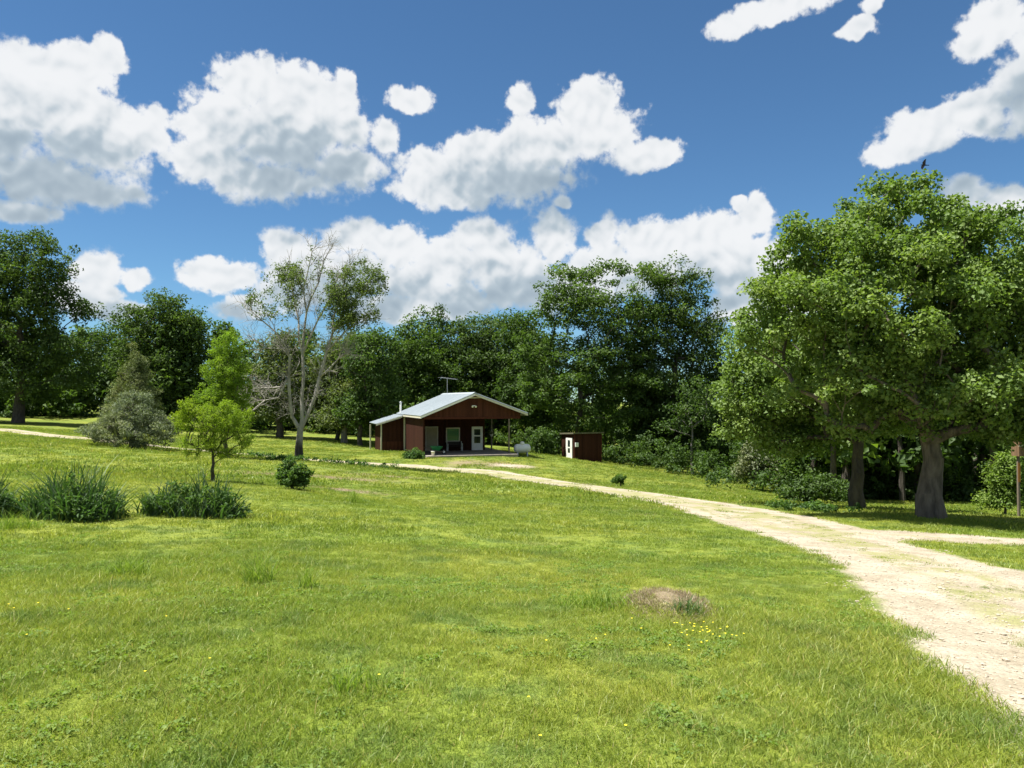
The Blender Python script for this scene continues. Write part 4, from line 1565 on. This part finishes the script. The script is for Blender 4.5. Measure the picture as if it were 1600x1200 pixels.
def panel_door(parent, name, s, t, w, h, mat_frame, mat_leaf, glazed, label=None):
    f = MB()
    f.box(s - w / 2 - .08, s - w / 2, t - .06, t - .002, 0, h + .08).box(s + w / 2, s + w / 2 + .08, t - .06, t - .002, 0, h + .08).box(s - w / 2, s + w / 2, t - .06, t - .002, h, h + .08)
    d = MB()
    if glazed:
        y0, y1 = t - .045, t - .004
        d.box(s - w / 2, s - w / 2 + .14, y0, y1, 0, h).box(s + w / 2 - .14, s + w / 2, y0, y1, 0, h)
        d.box(s - w / 2 + .14, s + w / 2 - .14, y0, y1, 0, .62).box(s - w / 2 + .14, s + w / 2 - .14, y0, y1, 1.22, 1.34).box(s - w / 2 + .14, s + w / 2 - .14, y0, y1, h - .16, h)
    else:
        d.box(s - w / 2, s + w / 2, t - .045, t - .004, 0, h)
        d.box(s - w / 2 + .12, s - .05, t - .06, t - .046, 1.1, h - .15).box(s + .05, s + w / 2 - .12, t - .06, t - .046, 1.1, h - .15)
        d.box(s - w / 2 + .12, s - .05, t - .06, t - .046, .2, .95).box(s + .05, s + w / 2 - .12, t - .06, t - .046, .2, .95)
    do = d.build(name, mat_leaf, parent)
    if label:
        do['label'] = label
    f.build('door_frame', mat_frame, do)
    if glazed:
        for z0, z1 in ((.62, 1.22), (1.34, h - .16)):
            MB().box(s - w / 2 + .14, s + w / 2 - .14, t - .03, t - .02, z0, z1).build('pane', M_GLASS, do)
    k = MB()
    k.lathe([(0, 0), (.03, .005), (.035, .03), (.02, .05), (0, .055)], 10, Matrix.Translation((s + w / 2 - .07, t - .06, 1.0)) @ Matrix.Rotation(R(90), 4, 'X'))
    k.build('door_handle', M_STEEL, do, True)
    return do


def cabin():
    root = empty('cabin', HOUSE_O, HOUSE_TH)
    tag(root, 'red-brown board cabin with white metal gable roof and open carport front', 'cabin')
    SL, SR = -4.2, 4.1
    EL, ER = 3.22, 3.40           # eave heights left and right
    RH = 5.08
    TW = 5.0                      # recessed wall

    def hl(s):                    # underside of the roof at s
        return (RH + (EL - RH) * (-s / 4.55) if s < 0 else RH + (ER - RH) * (s / 4.62)) - .12
    # slab and footing
    MB().box(-4.1, 3.6, -0.9, 11.2, -0.55, -0.004, bevel=.03).build('floor_slab', M_CONC, root)
    # walls
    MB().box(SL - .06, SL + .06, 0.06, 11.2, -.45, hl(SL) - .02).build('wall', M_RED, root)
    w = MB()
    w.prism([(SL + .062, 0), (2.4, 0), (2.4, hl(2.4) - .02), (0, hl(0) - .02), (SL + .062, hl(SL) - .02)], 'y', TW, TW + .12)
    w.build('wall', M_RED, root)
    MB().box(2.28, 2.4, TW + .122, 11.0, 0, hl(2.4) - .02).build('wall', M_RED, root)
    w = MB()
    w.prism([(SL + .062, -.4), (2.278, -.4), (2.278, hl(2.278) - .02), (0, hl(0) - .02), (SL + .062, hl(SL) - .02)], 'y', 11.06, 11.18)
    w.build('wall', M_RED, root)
    # gable face over the carport
    g = MB()
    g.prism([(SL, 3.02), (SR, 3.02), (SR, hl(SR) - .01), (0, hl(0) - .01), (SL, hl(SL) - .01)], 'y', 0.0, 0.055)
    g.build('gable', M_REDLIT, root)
    # boards of the gable that can be told apart as a shallow relief: battens
    MB().box(SL, SR, -.035, -.003, 2.92, 3.10).build('beam', M_TRIM, root)
    MB().prism([(-.75, 4.62), (.75, 4.66), (.55, 4.74), (-.55, 4.72)], 'y', -.02, -.003).build('gable_vent', M_CREAM, root)
    # roof slopes
    r1 = roof_sheet(-4.55, EL, -0.01, RH, -.45, 11.4).build('roof', M_METAL, root)
    r1['label'] = 'ribbed pale metal roof slope'
    r2 = roof_sheet(4.62, ER, 0.01, RH, -.45, 11.4).build('roof', M_METAL, root)
    MB().prism([(-.22, RH - .06), (0, RH + .045), (.22, RH - .05), (.2, RH - .02), (0, RH + .075), (-.2, RH - .03)], 'y', -.47, 11.42).build('ridge_cap', M_METAL, r1)
    for (s, e, nm) in ((-4.57, EL, 'fascia'), (4.64, ER, 'fascia')):
        MB().prism([(0, RH - .065), (s, e - .065), (s, e - .22), (0, RH - .22)], 'y', -.445, -.40).build(nm, M_CREAM if s > 0 else M_WHITE, root)
    for s, e in ((-4.5, EL), (4.57, ER)):
        MB().box(s - .02, s + .02, -.395, 11.38, e - .22, e - .075).build('eave_board', M_CREAM, root)
    # carport soffit
    MB().prism([(SL + .1, 2.98), (2.3, 2.98), (2.3, 3.015), (SL + .1, 3.015)], 'y', .06, TW - .01).build('carport_ceiling', M_RED, root)
    # posts
    for (s, t) in ((3.1, .03), (3.1, 10.6), (3.1, 5.2)):
        MB().box(s - .06, s + .06, t - .06, t + .06, -.3, hl(3.1) - .03 if t > 1 else 2.915, bevel=.008).build('post', M_POST, root)
    # doors and window
    panel_door(root, 'door', 1.68, TW, .86, 2.03, M_WHITE, M_WHITE, True, 'white door with two glass panes')
    panel_door(root, 'door', -2.48, TW, .98, 2.08, M_CREAM, M_TAN, False, 'beige panelled door')
    wi = MB()
    s0, s1, z0, z1 = -1.2, .08, .80, 2.04
    wi.box(s0, s0 + .10, TW - .06, TW - .003, z0, z1).box(s1 - .10, s1, TW - .06, TW - .003, z0, z1).box(s0 + .1, s1 - .1, TW - .06, TW - .003, z1 - .1, z1).box(s0 + .1, s1 - .1, TW - .06, TW - .003, z0, z0 + .08)
    wo = wi.build('window', M_CREAM, root)
    MB().box(s0 + .1, s1 - .1, TW - .03, TW - .02, z0 + .08, z1 - .1).build('pane', M_GREENGLASS, wo)
    MB().box(s0 - .05, s1 + .05, TW - .11, TW - .061, z0 - .05, z0 + .01).build('sill', M_CREAM, wo)
    # twin floodlight on the gable
    fl = MB().box(-.14, .14, -.06, -.005, 3.98, 4.06).build('floodlight', M_WHITE, root)
    for s in (-.14, .14):
        MB().lathe([(0, 0), (.05, .01), (.085, .12), (.08, .15), (0, .13)], 14, Matrix.Translation((s, -.07, 4.0)) @ Matrix.Rotation(R(115), 4, 'X')).build('lamp_head', M_WHITE, fl, True)
    # television antenna on the ridge
    an = MB().tube([(0, 9.6, RH - .1), (0, 9.6, RH + 1.45)], .035, 8).build('antenna_mast', M_STEEL, root)
    boom = MB().tube([(-.7, 9.35, RH + 1.56), (.95, 9.8, RH + 1.40)], .03, 6)
    boom.build('antenna_boom', M_STEEL, an)
    for k in range(7):
        f = k / 6
        c = Vector((-.7 + 1.65 * f, 9.35 + .45 * f, RH + 1.56 - .16 * f))
        ln = .55 - .3 * f
        MB().tube([c + Vector((.25 * ln, -ln, .0)), c + Vector((-.25 * ln, ln, 0))], .012, 5).build('antenna_rod', M_STEEL, an)
    # flue pipe
    fp = MB().tube([(-4.35, 10.2, 3.0), (-4.35, 10.2, 4.25)], .085, 12).build('flue_pipe', M_WHITE, root)
    MB().lathe([(.0, .12), (.15, .02), (.15, 0), (0, .03)], 14, Matrix.Translation((-4.35, 10.2, 4.27))).build('flue_cap', M_STEEL, fp)
    # lean-to
    LL = -6.45
    lw = MB()
    lw.prism([(LL, -.45), (SL - .062, -.45), (SL - .062, 2.98), (LL, 2.30)], 'y', 8.3, 8.42)
    a = lw.build('lean_to_wall', M_RED, root)
    MB().box(LL, LL + .12, 8.422, 12.2, -.45, 2.30).build('lean_to_wall', M_RED, root)
    MB().prism([(LL + .122, -.45), (SL - .062, -.45), (SL - .062, 2.98), (LL + .122, 2.32)], 'y', 12.05, 12.17).build('lean_to_wall', M_RED, root)
    MB().box(LL - .05, LL + .06, 8.2, 8.298, -.45, 2.30).build('corner_board', M_CREAM, root)
    MB().box(SL - .2, SL - .065, 8.2, 8.298, -.45, 2.95).build('corner_board', M_CREAM, root)
    MB().box(LL + .061, SL - .201, 8.24, 8.298, -.45, .72).build('sunlit_wall_strip', M_REDLIT, root)  # sunlit foot of the wall below the eave shadow, painted as a lighter strip
    roof_sheet(-6.95, 2.36, -4.52, 3.12, 7.85, 12.5).build('lean_to_roof', M_METAL, root)
    MB().box(-6.95, -4.6, 7.80, 7.845, 2.05, 2.1).bm.free()
    # back window frame post seen behind the lean-to corner
    MB().box(LL - .55, LL - .43, 11.8, 11.92, -.5, 2.2).build('post', M_CREAM, root)
    MB().prism([(-6.97, 2.30), (-4.6, 3.04), (-4.6, 2.90), (-6.97, 2.16)], 'y', 7.80, 7.846).build('fascia', M_CREAM, root)
    return root


CAB = cabin()


def house_pt(s, t, h=0.0):
    c, sn = math.cos(HOUSE_TH), math.sin(HOUSE_TH)
    return Vector((HOUSE_O.x + s * c - t * sn, HOUSE_O.y + s * sn + t * c, HOUSE_O.z + h))


def wheelbarrow():
    root = empty('wheelbarrow', house_pt(-3.0, .7), HOUSE_TH + R(-8))
    tag(root, 'green wheelbarrow parked under the carport by the beige door', 'wheelbarrow')
    bm = bmesh.new()
    lo = [(-.36, -.2, .36), (.22, -.2, .30), (.22, .2, .30), (-.36, .2, .36)]
    hi = [(-.52, -.33, .72), (.52, -.33, .66), (.52, .33, .66), (-.52, .33, .72)]
    hi2 = [(x * .95, y * .93, z) for x, y, z in hi]
    lo2 = [(x * .95, y * .93, z + .02) for x, y, z in lo]
    A, B, B2, A2 = [[bm.verts.new(v) for v in q] for q in (lo, hi, hi2, lo2)]
    bm.faces.new(A[::-1])
    bm.faces.new(A2)
    for k in range(4):
        j = (k + 1) % 4
        bm.faces.new([A[k], A[j], B[j], B[k]])
        bm.faces.new([B[k], B[j], B2[j], B2[k]])
        bm.faces.new([B2[k], B2[j], A2[j], A2[k]])
    mb = MB()
    mb.bm.free()
    mb.bm = bm
    mb.build('tray', M_GREEN, root)
    for y in (-.26, .26):
        MB().tube([(.62, y * .25, .2), (.1, y * .8, .28), (-.5, y, .40), (-.95, y * 1.1, .58)], .022, 7).build('handle', M_POST, root)
        MB().tube([(-.28, y, .34), (-.38, y * 1.05, .02), (-.16, y * 1.05, .02), (-.05, y, .30)], .015, 6).build('leg', M_STEEL, root)
    wh = MB().lathe([(.10, -.04), (.18, -.045), (.2, 0), (.18, .045), (.10, .04), (.10, -.04)], 20, Matrix.Translation((.62, 0, .2)) @ Matrix.Rotation(R(90), 4, 'X')).build('wheel', M_BLACK, root, True)
    MB().lathe([(0, -.03), (.1, -.025), (.1, .025), (0, .03)], 16, Matrix.Translation((.62, 0, .2)) @ Matrix.Rotation(R(90), 4, 'X')).build('rim', M_WHITE, wh)


wheelbarrow()


def bench():
    root = empty('bench', house_pt(-.55, 4.35), HOUSE_TH)
    tag(root, 'dark slatted bench below the green cabin window', 'bench')
    dk = plain('dark_bench_wood', (.035, .028, .024), .7)
    for k in range(4):
        MB().box(-.7, .7, -.22 + k * .115, -.125 + k * .115, .42, .45).build('slat', dk, root)
    for k in range(3):
        MB().box(-.7, .7, .255, .28, .52 + k * .11, .61 + k * .11).build('slat', dk, root)
    for s in (-.66, .66):
        MB().box(s - .03, s + .03, -.22, -.16, 0, .418).build('leg', M_STEEL, root)
        MB().box(s - .03, s + .03, .19, .25, 0, .84).build('leg', M_STEEL, root)
        MB().box(s - .035, s + .035, -.24, .188, .62, .66).build('armrest', M_STEEL, root)
        MB().box(s - .025, s + .025, -.215, -.165, .452, .618).build('arm_support', M_STEEL, root)


bench()


def bucket():
    root = empty('bucket', house_pt(-3.55, -.55, -.0), 0)
    z = gz(root.location.x, root.location.y)
    root.location.z = max(z, HOUSE_O.z)
    tag(root, 'small white bucket at the corner of the carport slab', 'bucket')
    MB().lathe([(0, 0), (.12, 0), (.155, .32), (.165, .32), (.165, .345), (.145, .345), (.115, .02), (0, .02)], 20).build('body', M_WHITE, root, True)
    MB().tube([(-.16, 0, .33), (-.12, .12, .28), (0, .17, .25), (.12, .12, .28), (.16, 0, .33)], .006, 5).build('handle', M_STEEL, root)


bucket()


def hanging_basket(s, t, h, label, seed):
    p = house_pt(s, t, h)
    root = empty('hanging_basket', p)
    tag(root, label, 'hanging basket')
    MB().lathe([(0, -.16), (.1, -.15), (.16, 0), (.17, 0), (.17, .02), (.15, .02), (.09, -.13), (0, -.14)], 16).build('pot', M_WHITE, root, True)
    for k in range(3):
        a = k * 2.094
        MB().tube([(.16 * math.cos(a), .16 * math.sin(a), 0), (0, 0, .45)], .006, 4).build('hanger', M_STEEL, root)
    MB().tube([(0, 0, .45), (0, 0, 2.96 - h)], .006, 4).build('hook', M_STEEL, root)
    r = np.random.default_rng(seed)
    link('foliage', leaves_mesh('foliage', r.normal(0, .1, (14, 3)) * np.array([1, 1, .4]) + np.array([0, 0, .08]), np.full(14, .14), 14, .09, L_GREY, seed), root)


hanging_basket(2.62, 3.6, 1.45, 'white pot of pale leaves hanging beside the white cabin door', 611)


def tank():
    base = on_ground(816, 709, 66.5)
    root = empty('propane_tank', base, R(8))
    tag(root, 'white propane tank with domed valve cover on the grass beside the cabin', 'tank')
    M = Matrix.Translation((0, 0, .62)) @ Matrix.Rotation(R(90), 4, 'Y')
    prof = [(0, -.74), (.14, -.725), (.27, -.67), (.35, -.58), (.38, -.46), (.38, .46), (.35, .58), (.27, .67), (.14, .725), (0, .74)]
    MB().lathe(prof, 28, M).build('shell', M_WHITE, root, True)
    MB().lathe([(0, .28), (.10, .26), (.19, .18), (.21, 0), (.0, 0)], 20, Matrix.Translation((.0, 0, .96))).build('valve_cover', M_WHITE, root, True)
    for x in (-.42, .42):
        MB().prism([(-.3, -.1), (.3, -.1), (.22, .36), (-.22, .36)], 'x', x - .05, x + .05).build('leg', M_STEEL, root)
    for x in (-.42, .42):
        MB().box(x - .2, x + .2, -.36, .36, -.25, -.102).build('block', M_CONC, root)


tank()


def shed():
    c = P(897, 716, 72.5)
    base = Vector((c.x, c.y, gz(c.x, c.y)))
    th = R(24)
    root = empty('shed', base, th)
    tag(root, 'small red-brown shed with a narrow white door below the tall trees', 'shed')
    W, D, H = 3.0, 2.5, 2.35
    base.z -= 0
    MB().box(0, W, 0, .08, -.9, H).build('wall', M_RED, root)
    MB().box(0, .08, .082, D, -.9, H + .0).build('wall', M_RED, root)
    MB().box(W - .08, W, .082, D, -.9, H).build('wall', M_RED, root)
    MB().box(.082, W - .082, D - .08, D, -.9, H + .0).build('wall', M_RED, root)
    MB().prism([(-.2, H + .02), (D + .2, H - .12), (D + .2, H + .02), (-.2, H + .16)], 'x', -.18, W + .18).build('roof', plain('mossy_roof', (.11, .105, .06), .95, var=.4, scale=6), root)
    # door on the side that faces the cabin
    d = MB().box(-.05, -.004, .32, 1.55, .02, 1.95).build('door', M_WHITE, root)
    d['label'] = 'white door with a dark two-part pane'
    MB().box(-.06, -.052, .70, 1.15, 1.12, 1.74).build('pane', M_GLASS, d)
    MB().box(-.06, -.052, .70, 1.15, .55, .98).build('pane', M_GLASS, d)
    MB().tube([(-.05, .5, 1.0), (-.11, .5, 1.0), (-.11, .5, 1.12), (-.05, .5, 1.12)], .012, 6).build('door_handle', M_STEEL, d)
    MB().box(.08, .40, -.16, -.004, 1.15, 1.55, bevel=.015).build('meter_box', M_WHITE, root)
    for x in (0.0, W - .1):
        MB().box(x, x + .1, -.03, -.003, -.9, H).build('corner_board', M_TRIM, root)


shed()


def post_box():
    base = on_ground(1592, 802, 30)
    root = empty('birdhouse', base, R(6))
    tag(root, 'brown wooden birdhouse with pale roof on a thin post, cut by the edge', 'birdhouse')
    wood = plain('brown_planks', (.19, .115, .065), .8, var=.25, streak=(6, 6, .6))
    ply = plain('pale_roof_board', (.52, .47, .40), .8)
    MB().box(-.04, .04, -.04, .04, -.2, 2.35).build('post', M_POST, root)
    MB().box(-.12, .42, -.2, .2, 2.36, 3.22).build('box', wood, root)
    MB().box(-.14, .44, -.225, -.202, 2.74, 2.80).build('ledge', ply, root)
    MB().prism([(-.24, 3.225), (.15, 3.34), (.54, 3.225), (.54, 3.28), (.15, 3.40), (-.24, 3.28)], 'y', -.3, .3).build('roof', ply, root)
    MB().box(-.05, .05, -.052, -.042, 1.35, 2.1).build('orange_band', plain('orange_band', (.36, .15, .03), .7), root)  # orange strip along the front of the post
    MB().tube([(.15, -.203, 3.0), (.15, -.206, 3.0)], .05, 14).build('hole', M_BLACK, root)


post_box()


def bird():
    c = P(1444, 258, 58)
    root = empty('flying_bird', c, R(35))
    root.rotation_euler = (R(20), R(-58), R(35))
    tag(root, 'dark bird flying in the blue sky above the broad maple', 'bird')
    bk = plain('dark_feathers', (.006, .006, .006), .9, spec=.05)
    pts = [(0, .24, 0), (0, .17, .02), (0, .08, .015), (0, -.08, 0), (0, -.2, -.01), (0, -.34, -.01)]
    bm = MB()
    bm.tube(pts, [.012, .035, .055, .05, .028, .03], 10)
    bmm = bm.bm
    for s in (-1, 1):
        prof = [(0.03, .12), (.2, .17), (.42, .10), (.55, -.02), (.40, -.03), (.2, -.06), (.03, -.08)]
        up = [bmm.verts.new((s * x, y, .02 + .18 * x)) for x, y in prof]
        dn = [bmm.verts.new((s * x, y, .005 + .18 * x)) for x, y in prof]
        bmm.faces.new(up)
        bmm.faces.new(dn[::-1])
        n = len(prof)
        for k in range(n):
            bmm.faces.new([up[k], up[(k + 1) % n], dn[(k + 1) % n], dn[k]])
    bm.build('body', bk, root)


bird()
